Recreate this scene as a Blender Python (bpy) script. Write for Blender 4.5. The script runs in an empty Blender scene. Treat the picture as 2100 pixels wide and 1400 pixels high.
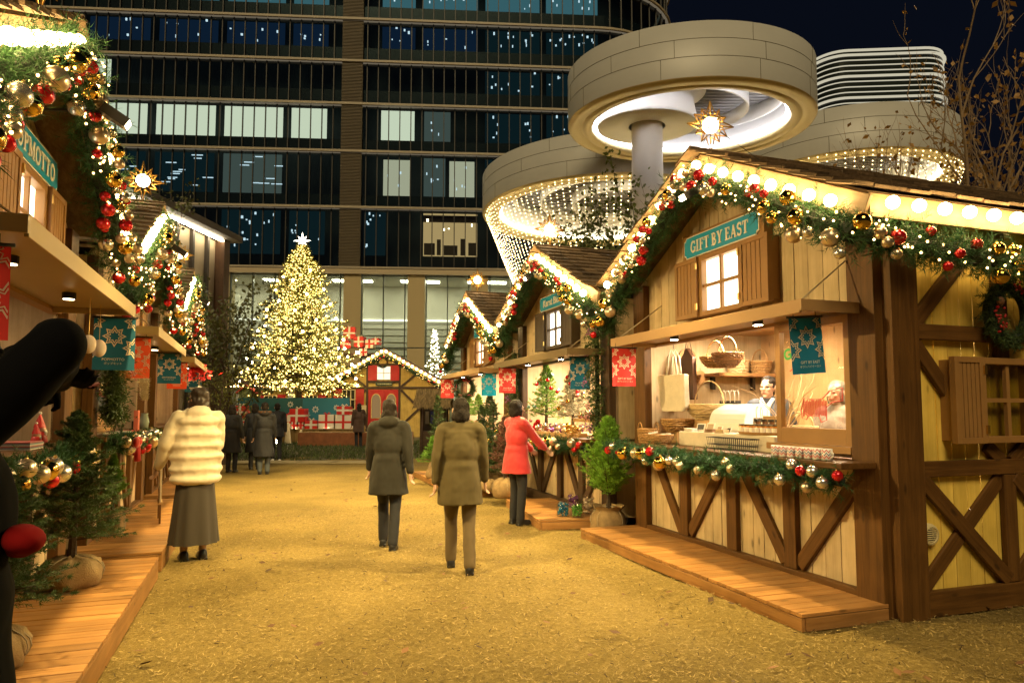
import bpy, math, random
import numpy as np
from mathutils import Vector, Matrix, noise as mnoise
R = math.radians; PI = math.pi
S = bpy.context.scene
C = bpy.data.collections.new("market"); S.collection.children.link(C)

# ------------------------------------------------------------------ camera
EYE = 1.5
cd = bpy.data.cameras.new("camera"); cam = bpy.data.objects.new("camera", cd); S.collection.objects.link(cam)
cam.location = (0, 0, EYE); cam.rotation_euler = (R(94.0157), 0, R(-18.887))
cd.sensor_width = 36; cd.lens = 24.127; cd.shift_y = 0.0196; cd.clip_end = 2000; cd.clip_start = 0.05
S.camera = cam
# ------------------------------------------------------------------ night sky and the dim glow of the city behind the camera
w = bpy.data.worlds.new("World"); S.world = w; w.use_nodes = True
wn = w.node_tree.nodes; bg = wn["Background"]
sky = wn.new("ShaderNodeTexSky"); sky.sky_type = 'NISHITA'; sky.sun_disc = False
sky.sun_elevation = R(-4); sky.sun_rotation = R(200); sky.altitude = 0
mixn = wn.new("ShaderNodeMixRGB"); mixn.blend_type = 'ADD'; mixn.inputs[0].default_value = 1
mixn.inputs[2].default_value = (0.006, 0.016, 0.048, 1)
w.node_tree.links.new(sky.outputs[0], mixn.inputs[1]); w.node_tree.links.new(mixn.outputs[0], bg.inputs[0])
bg.inputs[1].default_value = 0.06
sd = bpy.data.lights.new("city_glow", 'SUN'); so = bpy.data.objects.new("city_glow", sd); S.collection.objects.link(so)
sd.energy = 1.1; sd.angle = R(24); sd.color = (1.0, 0.78, 0.42)
so.rotation_euler = (R(90 - 46), 0, R(-22))
S.view_settings.view_transform = 'Standard'; S.view_settings.look = 'None'
S.view_settings.exposure = 0.95; S.view_settings.gamma = 1.0; S.view_settings.use_curve_mapping = False
SPOT_W = 500.0      # watts of each gable spotlight
cy = S.cycles
cy.use_denoising = True; cy.max_bounces = 7; cy.diffuse_bounces = 3; cy.glossy_bounces = 4; cy.transmission_bounces = 6
cy.transparent_max_bounces = 10; cy.sample_clamp_indirect = 3.0; cy.caustics_reflective = False; cy.caustics_refractive = False

FWD = Vector((0.322908, 0.943836, 0.070030)); RGT = Vector((0.946159, -0.323703, 0)); UPV = RGT.cross(FWD)
def at(px, py, d):            # a point seen at a pixel of the 2100 px photograph, d metres ahead
    return Vector((0, 0, EYE)) + d * (FWD + RGT * ((px - 1050) / 1407.4) - UPV * ((py - 741.2) / 1407.4))

# ------------------------------------------------------------------ materials
MATS = {}
def newmat(name):
    m = bpy.data.materials.new(name); m.use_nodes = True
    n = m.node_tree.nodes; l = m.node_tree.links
    return m, n, l, n["Principled BSDF"]
def mat(name, col, rough=0.6, metal=0.0, var=0.0, scale=8.0, bump=0.0, coat=0.0, island=0.0, trans=0.0, spec=0.5, bscale=None, sheen=0.0):
    if name in MATS: return MATS[name]
    m, n, l, b = newmat(name)
    b.inputs["Base Color"].default_value = (*col, 1); b.inputs["Roughness"].default_value = rough
    b.inputs["Metallic"].default_value = metal; b.inputs["Coat Weight"].default_value = coat
    b.inputs["Specular IOR Level"].default_value = spec; b.inputs["Sheen Weight"].default_value = sheen
    if var or bump or island:
        tc = n.new("ShaderNodeTexCoord"); nz = n.new("ShaderNodeTexNoise")
        nz.inputs["Scale"].default_value = scale; nz.inputs["Detail"].default_value = 6; nz.inputs["Roughness"].default_value = 0.65
        l.new(tc.outputs["Object"], nz.inputs["Vector"])
        mr = n.new("ShaderNodeMapRange"); mr.inputs[1].default_value = 0.25; mr.inputs[2].default_value = 0.75
        mr.inputs[3].default_value = 1 - var; mr.inputs[4].default_value = 1 + var
        l.new(nz.outputs[0], mr.inputs[0])
        val = mr.outputs[0]
        if island:
            g = n.new("ShaderNodeNewGeometry"); m2 = n.new("ShaderNodeMapRange")
            m2.inputs[3].default_value = 1 - island; m2.inputs[4].default_value = 1 + island
            l.new(g.outputs["Random Per Island"], m2.inputs[0])
            mu = n.new("ShaderNodeMath"); mu.operation = 'MULTIPLY'; l.new(val, mu.inputs[0]); l.new(m2.outputs[0], mu.inputs[1]); val = mu.outputs[0]
        vm = n.new("ShaderNodeVectorMath"); vm.operation = 'SCALE'; vm.inputs[0].default_value = col
        l.new(val, vm.inputs["Scale"]); l.new(vm.outputs[0], b.inputs["Base Color"])
        if bump:
            nb = nz
            if bscale:
                nb = n.new("ShaderNodeTexNoise"); nb.inputs["Scale"].default_value = bscale; nb.inputs["Detail"].default_value = 5
                l.new(tc.outputs["Object"], nb.inputs["Vector"])
            bp = n.new("ShaderNodeBump"); bp.inputs["Strength"].default_value = bump; bp.inputs["Distance"].default_value = 0.02
            l.new(nb.outputs[0], bp.inputs["Height"]); l.new(bp.outputs[0], b.inputs["Normal"])
    if trans:
        t = n.new("ShaderNodeBsdfTranslucent"); t.inputs[0].default_value = (*[min(1, c * 1.3) for c in col], 1)
        mx = n.new("ShaderNodeMixShader"); mx.inputs[0].default_value = trans
        out = n["Material Output"]; l.new(b.outputs[0], mx.inputs[1]); l.new(t.outputs[0], mx.inputs[2]); l.new(mx.outputs[0], out.inputs[0])
    MATS[name] = m; return m
def wood(name, c1, c2, axis='X', rough=0.6, island=0.18, grain=26.0, along=1.4, bump=0.25, spec=0.3, knots=True):
    if name in MATS: return MATS[name]
    m, n, l, b = newmat(name)
    tc = n.new("ShaderNodeTexCoord"); mp = n.new("ShaderNodeMapping")
    sc = [grain] * 3; sc['XYZ'.index(axis)] = along; mp.inputs["Scale"].default_value = sc
    g = n.new("ShaderNodeNewGeometry"); oi = n.new("ShaderNodeObjectInfo")
    ad = n.new("ShaderNodeMath"); ad.operation = 'ADD'; l.new(g.outputs["Random Per Island"], ad.inputs[0]); l.new(oi.outputs["Random"], ad.inputs[1])
    cb = n.new("ShaderNodeCombineXYZ"); mu = n.new("ShaderNodeMath"); mu.operation = 'MULTIPLY'; mu.inputs[1].default_value = 37
    l.new(ad.outputs[0], mu.inputs[0])
    for i in range(3): l.new(mu.outputs[0], cb.inputs[i])
    l.new(tc.outputs["Object"], mp.inputs["Vector"]); l.new(cb.outputs[0], mp.inputs["Location"])
    nz = n.new("ShaderNodeTexNoise"); nz.inputs["Scale"].default_value = 1; nz.inputs["Detail"].default_value = 7; nz.inputs["Roughness"].default_value = 0.7
    nz.inputs["Distortion"].default_value = 0.6
    l.new(mp.outputs[0], nz.inputs["Vector"])
    n2 = n.new("ShaderNodeTexNoise"); n2.inputs["Scale"].default_value = 3.1; n2.inputs["Detail"].default_value = 4
    l.new(tc.outputs["Object"], n2.inputs["Vector"])
    cr = n.new("ShaderNodeValToRGB"); cr.color_ramp.elements[0].position = 0.32; cr.color_ramp.elements[1].position = 0.68
    cr.color_ramp.elements[0].color = (*c1, 1); cr.color_ramp.elements[1].color = (*c2, 1); l.new(nz.outputs[0], cr.inputs[0])
    m1 = n.new("ShaderNodeMapRange"); m1.inputs[3].default_value = 1 - island; m1.inputs[4].default_value = 1 + island
    l.new(g.outputs["Random Per Island"], m1.inputs[0])
    m2 = n.new("ShaderNodeMapRange"); m2.inputs[1].default_value = 0.3; m2.inputs[2].default_value = 0.7; m2.inputs[3].default_value = 0.8; m2.inputs[4].default_value = 1.15
    l.new(n2.outputs[0], m2.inputs[0])
    mm = n.new("ShaderNodeMath"); mm.operation = 'MULTIPLY'; l.new(m1.outputs[0], mm.inputs[0]); l.new(m2.outputs[0], mm.inputs[1])
    vm = n.new("ShaderNodeVectorMath"); vm.operation = 'SCALE'; l.new(cr.outputs[0], vm.inputs[0]); l.new(mm.outputs[0], vm.inputs["Scale"])
    last = vm.outputs[0]
    if knots:
        mk = n.new("ShaderNodeMapping"); ks = [7.0] * 3; ks['XYZ'.index(axis)] = 2.6; mk.inputs["Scale"].default_value = ks
        l.new(tc.outputs["Object"], mk.inputs["Vector"]); l.new(cb.outputs[0], mk.inputs["Location"])
        vo = n.new("ShaderNodeTexVoronoi"); vo.inputs["Scale"].default_value = 1; l.new(mk.outputs[0], vo.inputs["Vector"])
        kr = n.new("ShaderNodeMapRange"); kr.inputs[1].default_value = 0.06; kr.inputs[2].default_value = 0.14; kr.inputs[3].default_value = 0.45; kr.inputs[4].default_value = 1
        l.new(vo.outputs["Distance"], kr.inputs[0])
        vk = n.new("ShaderNodeVectorMath"); vk.operation = 'SCALE'; l.new(last, vk.inputs[0]); l.new(kr.outputs[0], vk.inputs["Scale"]); last = vk.outputs[0]
    l.new(last, b.inputs["Base Color"])
    b.inputs["Roughness"].default_value = rough; b.inputs["Specular IOR Level"].default_value = spec
    bp = n.new("ShaderNodeBump"); bp.inputs["Strength"].default_value = bump; bp.inputs["Distance"].default_value = 0.01
    l.new(nz.outputs[0], bp.inputs["Height"]); l.new(bp.outputs[0], b.inputs["Normal"])
    MATS[name] = m; return m
def emit(name, col, strength, sample=True):
    if name in MATS: return MATS[name]
    m, n, l, b = newmat(name); n.remove(b)
    e = n.new("ShaderNodeEmission"); e.inputs[0].default_value = (*col, 1); e.inputs[1].default_value = strength
    l.new(e.outputs[0], n["Material Output"].inputs[0])
    m.cycles.emission_sampling = 'FRONT' if sample else 'NONE'
    MATS[name] = m; return m
def glass(name, tint=(0.9, 0.95, 0.95), refl=0.08, ripple=0.0, rough=0.0):
    if name in MATS: return MATS[name]
    m, n, l, b = newmat(name); n.remove(b)
    t = n.new("ShaderNodeBsdfTransparent"); t.inputs[0].default_value = (*tint, 1)
    g = n.new("ShaderNodeBsdfGlossy"); g.inputs["Roughness"].default_value = rough
    mx = n.new("ShaderNodeMixShader"); fr = n.new("ShaderNodeLayerWeight"); fr.inputs[0].default_value = 0.5
    pw = n.new("ShaderNodeMath"); pw.operation = 'POWER'; pw.inputs[1].default_value = 4.5; l.new(fr.outputs["Facing"], pw.inputs[0])
    ad = n.new("ShaderNodeMath"); ad.operation = 'MULTIPLY_ADD'; ad.inputs[1].default_value = 0.8; ad.inputs[2].default_value = refl; ad.use_clamp = True
    l.new(pw.outputs[0], ad.inputs[0]); l.new(ad.outputs[0], mx.inputs[0]); l.new(t.outputs[0], mx.inputs[1]); l.new(g.outputs[0], mx.inputs[2])
    if ripple:
        tc = n.new("ShaderNodeTexCoord"); nz = n.new("ShaderNodeTexNoise"); nz.inputs["Scale"].default_value = 0.7; nz.inputs["Detail"].default_value = 1
        l.new(tc.outputs["Object"], nz.inputs["Vector"]); bp = n.new("ShaderNodeBump"); bp.inputs["Strength"].default_value = ripple; bp.inputs["Distance"].default_value = 0.1
        l.new(nz.outputs[0], bp.inputs["Height"]); l.new(bp.outputs[0], g.inputs["Normal"])
    l.new(mx.outputs[0], n["Material Output"].inputs[0]); MATS[name] = m; return m

BENCH = bpy.data.scenes.new("bench")      # a side scene in which modifiers and lettering are turned into plain meshes
def settled(o):
    BENCH.collection.objects.link(o); vl = BENCH.view_layers[0]; vl.update(); dg = vl.depsgraph
    me = bpy.data.meshes.new_from_object(o.evaluated_get(dg)); d = o.data; cur = o.type == 'FONT'; bpy.data.objects.remove(o)
    (bpy.data.curves if cur else bpy.data.meshes).remove(d); return me
# ------------------------------------------------------------------ mesh helpers
class MB:
    def __init__(s): s.v = []; s.f = []; s.m = []
    def add(s, vs, fs, mi=0):
        o = len(s.v); s.v += [tuple(p) for p in vs]; s.f += [tuple(i + o for i in f) for f in fs]; s.m += [mi] * len(fs); return s
    def box(s, x0, x1, y0, y1, z0, z1, mi=0):
        return s.add([(x0, y0, z0), (x1, y0, z0), (x1, y1, z0), (x0, y1, z0), (x0, y0, z1), (x1, y0, z1), (x1, y1, z1), (x0, y1, z1)],
                     [(3, 2, 1, 0), (4, 5, 6, 7), (0, 1, 5, 4), (1, 2, 6, 5), (2, 3, 7, 6), (3, 0, 4, 7)], mi)
    def bar(s, p0, p1, w, h=None, up=(0, 0, 1), mi=0, taper=1.0):
        p0 = Vector(p0); p1 = Vector(p1); h = h or w; d = (p1 - p0).normalized(); u = Vector(up)
        sx = d.cross(u)
        if sx.length < 1e-4: sx = d.cross(Vector((1, 0, 0)))
        sx.normalize(); sz = sx.cross(d).normalized(); vs = []
        for p, k in ((p0, 1), (p1, taper)):
            for a, b in ((-1, -1), (1, -1), (1, 1), (-1, 1)): vs.append(p + sx * a * w / 2 * k + sz * b * h / 2 * k)
        return s.add(vs, [(3, 2, 1, 0), (4, 5, 6, 7), (0, 1, 5, 4), (1, 2, 6, 5), (2, 3, 7, 6), (3, 0, 4, 7)], mi)
    def tube(s, pts, r, n=8, mi=0, cap=True):
        pts = [Vector(p) for p in pts]; N = len(pts)
        rs = r if hasattr(r, '__len__') else [r] * N
        ref = Vector((0.31, 0.17, 0.93)); vs = []
        for i, p in enumerate(pts):
            d = (pts[min(i + 1, N - 1)] - pts[max(i - 1, 0)]);
            if d.length < 1e-9: d = Vector((0, 0, 1))
            d.normalize()
            if abs(d.dot(ref)) > 0.97: ref = Vector((1, 0, 0))
            a = d.cross(ref).normalized(); b = d.cross(a)
            for k in range(n):
                t = 2 * PI * k / n; vs.append(p + (a * math.cos(t) + b * math.sin(t)) * rs[i])
        fs = [(i * n + k, i * n + (k + 1) % n, (i + 1) * n + (k + 1) % n, (i + 1) * n + k) for i in range(N - 1) for k in range(n)]
        if cap: fs += [tuple(range(n - 1, -1, -1)), tuple(range((N - 1) * n, N * n))]
        return s.add(vs, fs, mi)
    def lathe(s, prof, c=(0, 0, 0), n=16, mi=0, sx=1, sy=1, a0=0, a1=2 * PI):
        full = abs(a1 - a0 - 2 * PI) < 1e-6; m = n if full else n + 1; vs = []
        for r, z in prof:
            for k in range(m):
                t = a0 + (a1 - a0) * k / n; vs.append((c[0] + r * math.cos(t) * sx, c[1] + r * math.sin(t) * sy, c[2] + z))
        fs = []
        for i in range(len(prof) - 1):
            for k in range(n):
                k2 = (k + 1) % m; fs.append((i * m + k, i * m + k2, (i + 1) * m + k2, (i + 1) * m + k))
        return s.add(vs, fs, mi)
    def sphere(s, c, r, n=12, k=8, mi=0, sq=(1, 1, 1)):
        prof = [(math.sin(PI * i / k) * 1.0, -math.cos(PI * i / k)) for i in range(k + 1)]
        vs = []
        for a, z in prof:
            for j in range(n):
                t = 2 * PI * j / n; vs.append((c[0] + r * a * math.cos(t) * sq[0], c[1] + r * a * math.sin(t) * sq[1], c[2] + r * z * sq[2]))
        fs = [(i * n + j, i * n + (j + 1) % n, (i + 1) * n + (j + 1) % n, (i + 1) * n + j) for i in range(k) for j in range(n)]
        return s.add(vs, fs, mi)
    def prism(s, poly, fn, t0, t1, mi=0):      # poly in 2-D, fn(u, v, t) -> 3-D
        n = len(poly); vs = [fn(u, v, t0) for u, v in poly] + [fn(u, v, t1) for u, v in poly]
        fs = [tuple(range(n - 1, -1, -1)), tuple(range(n, 2 * n))] + [(i, (i + 1) % n, (i + 1) % n + n, i + n) for i in range(n)]
        return s.add(vs, fs, mi)
    def mesh(s, name, mats, smooth=False):
        me = bpy.data.meshes.new(name); me.from_pydata(s.v, [], s.f)
        for m in (mats if isinstance(mats, (list, tuple)) else [mats]): me.materials.append(m)
        if any(s.m): me.polygons.foreach_set("material_index", s.m)
        if smooth: me.polygons.foreach_set("use_smooth", [True] * len(s.f))
        me.update(); return me
    def build(s, name, mats, parent=None, smooth=False, loc=None, bevel=0):
        return link(name, s.mesh(name, mats, smooth), parent, loc, bevel)
def link(name, me, parent=None, loc=None, bevel=0):
    o = bpy.data.objects.new(name, me); C.objects.link(o)
    if parent is not None: o.parent = parent
    if loc is not None: o.location = loc
    if bevel:
        b = o.modifiers.new("edge", 'BEVEL'); b.width = bevel; b.segments = 2; b.limit_method = 'ANGLE'
    return o
def npmesh(name, verts, faces_n, mats, midx=None):   # verts (F*k,3) with k vertices per face, unshared
    k = faces_n; V = np.asarray(verts, dtype=np.float32).reshape(-1, 3); F = len(V) // k
    me = bpy.data.meshes.new(name); me.vertices.add(len(V)); me.vertices.foreach_set("co", V.ravel())
    me.loops.add(F * k); me.loops.foreach_set("vertex_index", np.arange(F * k, dtype=np.int32))
    me.polygons.add(F); me.polygons.foreach_set("loop_start", np.arange(0, F * k, k, dtype=np.int32))
    for m in (mats if isinstance(mats, (list, tuple)) else [mats]): me.materials.append(m)
    if midx is not None: me.polygons.foreach_set("material_index", np.asarray(midx, dtype=np.int32))
    me.update(calc_edges=True); return me
def tag(o, label=None, cat=None, group=None, kind=None):
    if label: o["label"] = label
    if cat: o["category"] = cat
    if group: o["group"] = group
    if kind: o["kind"] = kind
    return o
def thing(name, label, cat, loc=(0, 0, 0), rz=0.0, group=None):
    o = bpy.data.objects.new(name, None); C.objects.link(o); o.location = loc; o.rotation_euler = (0, 0, rz); o.empty_display_size = 0.2
    return tag(o, label, cat, group)
def inst(src, parent, loc=None, rot=None, scale=None, name=None):
    c = src.copy(); C.objects.link(c); c.parent = parent
    if name: c.name = name
    if loc is not None: c.location = loc
    if rot is not None: c.rotation_euler = rot
    if scale is not None: c.scale = (scale,) * 3
    return c
def timber(name, p0, p1, w, t, m, parent, nrm=(0, 1, 0), bevel=0.006):   # a beam along its own X, t thick along nrm
    p0 = Vector(p0); p1 = Vector(p1); L = (p1 - p0).length; x = (p1 - p0) / L; y = Vector(nrm); y = (y - x * x.dot(y)).normalized(); z = x.cross(y)
    o = MB().box(-L / 2, L / 2, -t / 2, t / 2, -w / 2, w / 2).build(name, m, parent, bevel=bevel)
    global BEAM_MATRIX
    BEAM_MATRIX = Matrix.Translation((p0 + p1) / 2) @ Matrix((x, y, z)).transposed().to_4x4(); o.matrix_local = BEAM_MATRIX; return o
def text_mesh(txt, size, m, extrude=0.004, bold=0.0, spacing=1.0, name="lettering", width=None):
    cu = bpy.data.curves.new(name, 'FONT'); cu.body = txt; cu.size = size; cu.extrude = extrude; cu.offset = bold; cu.align_x = 'CENTER'; cu.align_y = 'CENTER'
    cu.space_character = spacing; cu.resolution_u = 3
    me = settled(bpy.data.objects.new(name, cu)); me.materials.clear(); me.materials.append(m); me.name = name
    if width and len(me.vertices):
        xs = [v.co.x for v in me.vertices]; k = width / (max(xs) - min(xs) + 1e-9)
        me.transform(Matrix.Diagonal((k, 1, 1, 1)))
    return me
def unit(a): return a / (np.linalg.norm(a, axis=-1, keepdims=True) + 1e-9)
def needles(P0, P1, k, ln, wd, rng, fwd=0.7, jit=0.25, quad=False):
    """k needles on every twig P0->P1: thin triangles leaning towards the tip."""
    P0 = np.asarray(P0, float); P1 = np.asarray(P1, float); N = len(P0)
    t = (np.arange(k)[None, :] + rng.random((N, k))) / k
    base = P0[:, None] + (P1 - P0)[:, None] * t[..., None]
    d = unit(P1 - P0)[:, None]; rnd = rng.normal(size=(N, k, 3)); rad = unit(rnd - d * (rnd * d).sum(-1, keepdims=True))
    dr = unit(d * fwd + rad + rng.normal(size=(N, k, 3)) * jit)
    L = ln * (0.7 + 0.6 * rng.random((N, k, 1))); tip = base + dr * L
    sd_ = unit(np.cross(dr, rng.normal(size=(N, k, 3)))) * wd * 0.5
    if quad:
        mid = base + dr * L * 0.45
        return np.stack([base, mid + sd_, tip, mid - sd_], 2).reshape(-1, 3)
    return np.stack([base - sd_, base + sd_, tip], 2).reshape(-1, 3)
# ------------------------------------------------------------------ ground
def ground_mat():
    m, n, l, b = newmat("sandy_ground")
    tc = n.new("ShaderNodeTexCoord")
    def nz(s, d, r=0.6):
        x = n.new("ShaderNodeTexNoise"); x.inputs["Scale"].default_value = s; x.inputs["Detail"].default_value = d; x.inputs["Roughness"].default_value = r
        l.new(tc.outputs["Object"], x.inputs["Vector"]); return x
    a = nz(0.5, 4); f = nz(26, 9, 0.75); g = nz(95, 6, 0.8)
    c1 = n.new("ShaderNodeValToRGB"); c1.color_ramp.elements[0].position = 0.33; c1.color_ramp.elements[1].position = 0.68
    c1.color_ramp.elements[0].color = (0.11, 0.07, 0.018, 1); c1.color_ramp.elements[1].color = (0.44, 0.32, 0.105, 1)
    mx = n.new("ShaderNodeMath"); mx.operation = 'MULTIPLY_ADD'; mx.inputs[1].default_value = 0.55; l.new(g.outputs[0], mx.inputs[0])
    m3 = n.new("ShaderNodeMath"); m3.operation = 'MULTIPLY'; m3.inputs[1].default_value = 0.45; l.new(f.outputs[0], m3.inputs[0]); l.new(m3.outputs[0], mx.inputs[2])
    l.new(mx.outputs[0], c1.inputs[0])
    mr = n.new("ShaderNodeMapRange"); mr.inputs[1].default_value = 0.3; mr.inputs[2].default_value = 0.7; mr.inputs[3].default_value = 0.62; mr.inputs[4].default_value = 1.2; l.new(a.outputs[0], mr.inputs[0])
    vm = n.new("ShaderNodeVectorMath"); vm.operation = 'SCALE'; l.new(c1.outputs[0], vm.inputs[0]); l.new(mr.outputs[0], vm.inputs["Scale"]); l.new(vm.outputs[0], b.inputs["Base Color"])
    b.inputs["Roughness"].default_value = 0.95; b.inputs["Specular IOR Level"].default_value = 0.1
    bp = n.new("ShaderNodeBump"); bp.inputs["Strength"].default_value = 0.9; bp.inputs["Distance"].default_value = 0.03; l.new(mx.outputs[0], bp.inputs["Height"]); l.new(bp.outputs[0], b.inputs["Normal"])
    return m
GM = ground_mat()
nv = 160; xs = np.linspace(-14, 18, nv); ys = np.linspace(-4, 24, nv)
gb = MB()
gb.add([(x, y, 0.022 * mnoise.noise(Vector((x * 0.8, y * 0.8, 0))) + 0.012 * mnoise.noise(Vector((x * 3, y * 3, 5)))) for y in ys for x in xs],
       [(j * nv + i, j * nv + i + 1, (j + 1) * nv + i + 1, (j + 1) * nv + i) for j in range(nv - 1) for i in range(nv - 1)])
gb.add([(-400, -120, -0.05), (400, -120, -0.05), (400, 500, -0.05), (-400, 500, -0.05)], [(0, 1, 2, 3)])
tag(gb.build("ground", GM, smooth=True), kind="structure")
rng = np.random.default_rng(5)
def chips(n, name, m, area, ln, wd):
    x = rng.uniform(area[0], area[1], n); y = area[2] + (area[3] - area[2]) * rng.random(n) ** 1.6; th = rng.uniform(0, PI, n); L = ln * rng.uniform(0.5, 1.5, n); W = wd * rng.uniform(0.6, 1.6, n)
    z = 0.012 + 0.022 * np.array([mnoise.noise(Vector((a * 0.8, b * 0.8, 0))) for a, b in zip(x, y)]) + rng.uniform(0.0, 0.01, n)
    d = np.stack([np.cos(th), np.sin(th), rng.normal(0, 0.22, n)], 1) * L[:, None] / 2; s = np.stack([-np.sin(th), np.cos(th), rng.normal(0, 0.3, n)], 1) * W[:, None] / 2
    c = np.stack([x, y, z], 1)
    return link(name, npmesh(name, np.stack([c - d - s, c + d - s, c + d + s, c - d + s], 1), 4, m))
tag(chips(70000, "wood_chips", mat("chip", (0.33, 0.235, 0.08), 0.9, island=0.3), (-1.4, 5.6, 1.6, 11), 0.022, 0.0035), kind="stuff")
tag(chips(9000, "dark_wood_chips", mat("chip_dark", (0.07, 0.042, 0.014), 0.9, island=0.5), (-1.4, 5.6, 1.6, 11), 0.026, 0.004), kind="stuff")
def fallen(n):
    x = rng.uniform(-0.9, 6.0, n); y = rng.uniform(1.8, 15, n); a = rng.uniform(0, 2 * PI, n); L = rng.uniform(0.02, 0.05, n)[:, None]; c = np.stack([x, y, np.full(n, 0.034)], 1)
    d = np.stack([np.cos(a), np.sin(a), rng.normal(0, .15, n)], 1); s = np.stack([-np.sin(a), np.cos(a), rng.normal(0, .25, n)], 1)
    return link("fallen_leaves", npmesh("fallen_leaves", np.stack([c - d * L, c + s * L * .5, c + d * L, c - s * L * .5], 1), 4, mat("dead_leaf", (0.13, 0.06, 0.02), .8, island=.6)))
tag(fallen(420), kind="stuff")
# lawn round the big tree
def lawn():
    n = 26000; x = rng.uniform(-9, 14, n); y = rng.uniform(21.3, 33, n)
    base = np.stack([x, y, np.full(n, -0.01)], 1); top = base + np.stack([rng.normal(0, 0.05, n), rng.normal(0, 0.05, n), rng.uniform(0.06, 0.16, n)], 1)
    s = np.stack([rng.normal(0, 1, n), rng.normal(0, 1, n), np.zeros(n)], 1); s = unit(s) * 0.018
    return link("grass", npmesh("grass", np.stack([base - s, base + s, top], 1), 3, mat("grass_blade", (0.06, 0.085, 0.02), 0.8, island=0.5)))
tag(lawn(), kind="stuff")
b = MB(); b.box(-40, 40, 21.2, 60, -0.04, 0.004)
tag(b.build("lawn_soil", mat("soil", (0.07, 0.055, 0.02), 0.95, var=0.5, scale=3)), kind="structure")
slab = MB(); slab.box(-0.55, 0.55, -0.45, 0.45, 0.0, 0.03)
sm_ = slab.mesh("paving_slab", mat("pale_stone", (0.3, 0.24, 0.12), 0.8, var=0.2, scale=9))
for i, (px, lab) in enumerate(((500, "pale stone paving slab set in the ground left of the couple's feet"), (583, "pale stone paving slab in the lane just right of the couple"),
                   (652, "pale stone paving slab in the lane in front of the rusty planter"), (722, "pale stone paving slab farthest right, in front of the brown coated stander"))):
    p = at(px, 953, 19.4); tag(link("paving_slab", sm_, loc=(p.x, p.y, 0.012)), lab, "paving slab", "paving slabs across the lane").rotation_euler = (0, 0, R(-16))

# ------------------------------------------------------------------ office building behind
OB = thing("office_building", "dark glass office tower with rows of lit windows above a pale glazed lobby", "building", (6.48, 69.66, 0), R(-15.033))
def outline(off=0.0, x0=-60, z=0):
    cx, cy, r = 25.5, 10, 10 + off
    return [(x0, -off)] + [(cx + r * math.sin(a), cy - r * math.cos(a)) for a in [R(k * 7.5) for k in range(13)]] + [(35.5 + off, 34)]
def ribbon(off, z0, z1, mb=None, x0=-60, off2=None):
    o1 = outline(off, x0); mb = mb or MB()
    n = len(o1); mb.add([(x, y, z0) for x, y in o1] + [(x, y, z1) for x, y in (outline(off2, x0) if off2 is not None else o1)], [(i, i + 1, i + 1 + n, i + n) for i in range(n - 1)]); return mb
FLO = [15.5, 21.66, 27.42, 32.34, 36.83, 41.27, 45.8, 50.3]
ribbon(0, 15.5, 52).build("glass_wall", glass("tower_glass", (0.5, 0.6, 0.62), 0.10, 0.25), OB)
ribbon(-3.6, 15.5, 52).build("core_wall", mat("tower_core", (0.012, 0.02, 0.022), 0.8), OB)
mb = MB(); mb.add([(x, y, 52) for x, y in outline(0)] + [(-60, 34, 52)], [tuple(range(15, -1, -1))]); mb.build("roof", mat("tower_roof", (0.03, 0.03, 0.03)), OB)
mled = mat("ledge_metal", (0.34, 0.29, 0.21), 0.5); mlit = emit("added_ledge_glow", (1.0, 0.82, 0.56), 0.07, False)
mspan = mat("spandrel_glass", (0.016, 0.021, 0.019), 0.25, var=0.2, scale=0.5, island=0.25)
for k, z in enumerate(FLO[1:], 1):
    lb = MB()
    for zz in (z, z + 0.22): 
        a = outline(0.55); c_ = outline(-0.1); n = len(a); lb.add([(x, y, zz) for x, y in a] + [(x, y, zz) for x, y in c_], [(i, i + 1, i + 1 + n, i + n) for i in range(n - 1)])
    ribbon(0.55, z, z + 0.22, lb); le = lb.build("ledge", mled, OB)
    ribbon(0.35, z - 0.015, z - 0.01, None, off2=0.02).build("glow_strip", mlit, le)  # added glow under the ledge, imitating ambient city light on it
    hb = 1.75 if k > 2 else 1.5
    sp = MB(); o1 = outline(-0.06)
    for i in range(86):
        x = -60 + i * 1.12 if i < 77 else None
        if x is not None and not (-0.9 < x < 0.3): sp.box(x + 0.02, x + 1.10, 0.06, 0.12, z + 0.25, z + hb)
    ribbon(-0.12, z + 0.25, z + hb, sp, x0=26); sp.build("spandrel", mspan, OB)
mu = MB()
for i in range(77):
    x = -60 + i * 1.12
    mu.box(x - 0.045, x + 0.045, -0.16, 0.05, 15.6, 52)
for k in range(1, 12):
    a = R(k * 7.5); x, y = 25.5 + 10.05 * math.sin(a), 10 - 10.05 * math.cos(a); mu.bar((x, y, 15.6), (x, y, 52), 0.12, 0.12)
mu.build("mullion", mat("mullion_bronze", (0.022, 0.019, 0.014), 0.5), OB)
lv = MB(); lv.box(-0.86, 1.16, -0.3, 0.4, 15.5, 52)
for i in range(240): lv.box(-0.9, 1.2, -0.42, -0.3, 15.6 + i * 0.152, 15.66 + i * 0.152)
lv.build("louvre_column", mat("louvre_metal", (0.15, 0.12, 0.075), 0.6), OB)
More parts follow.
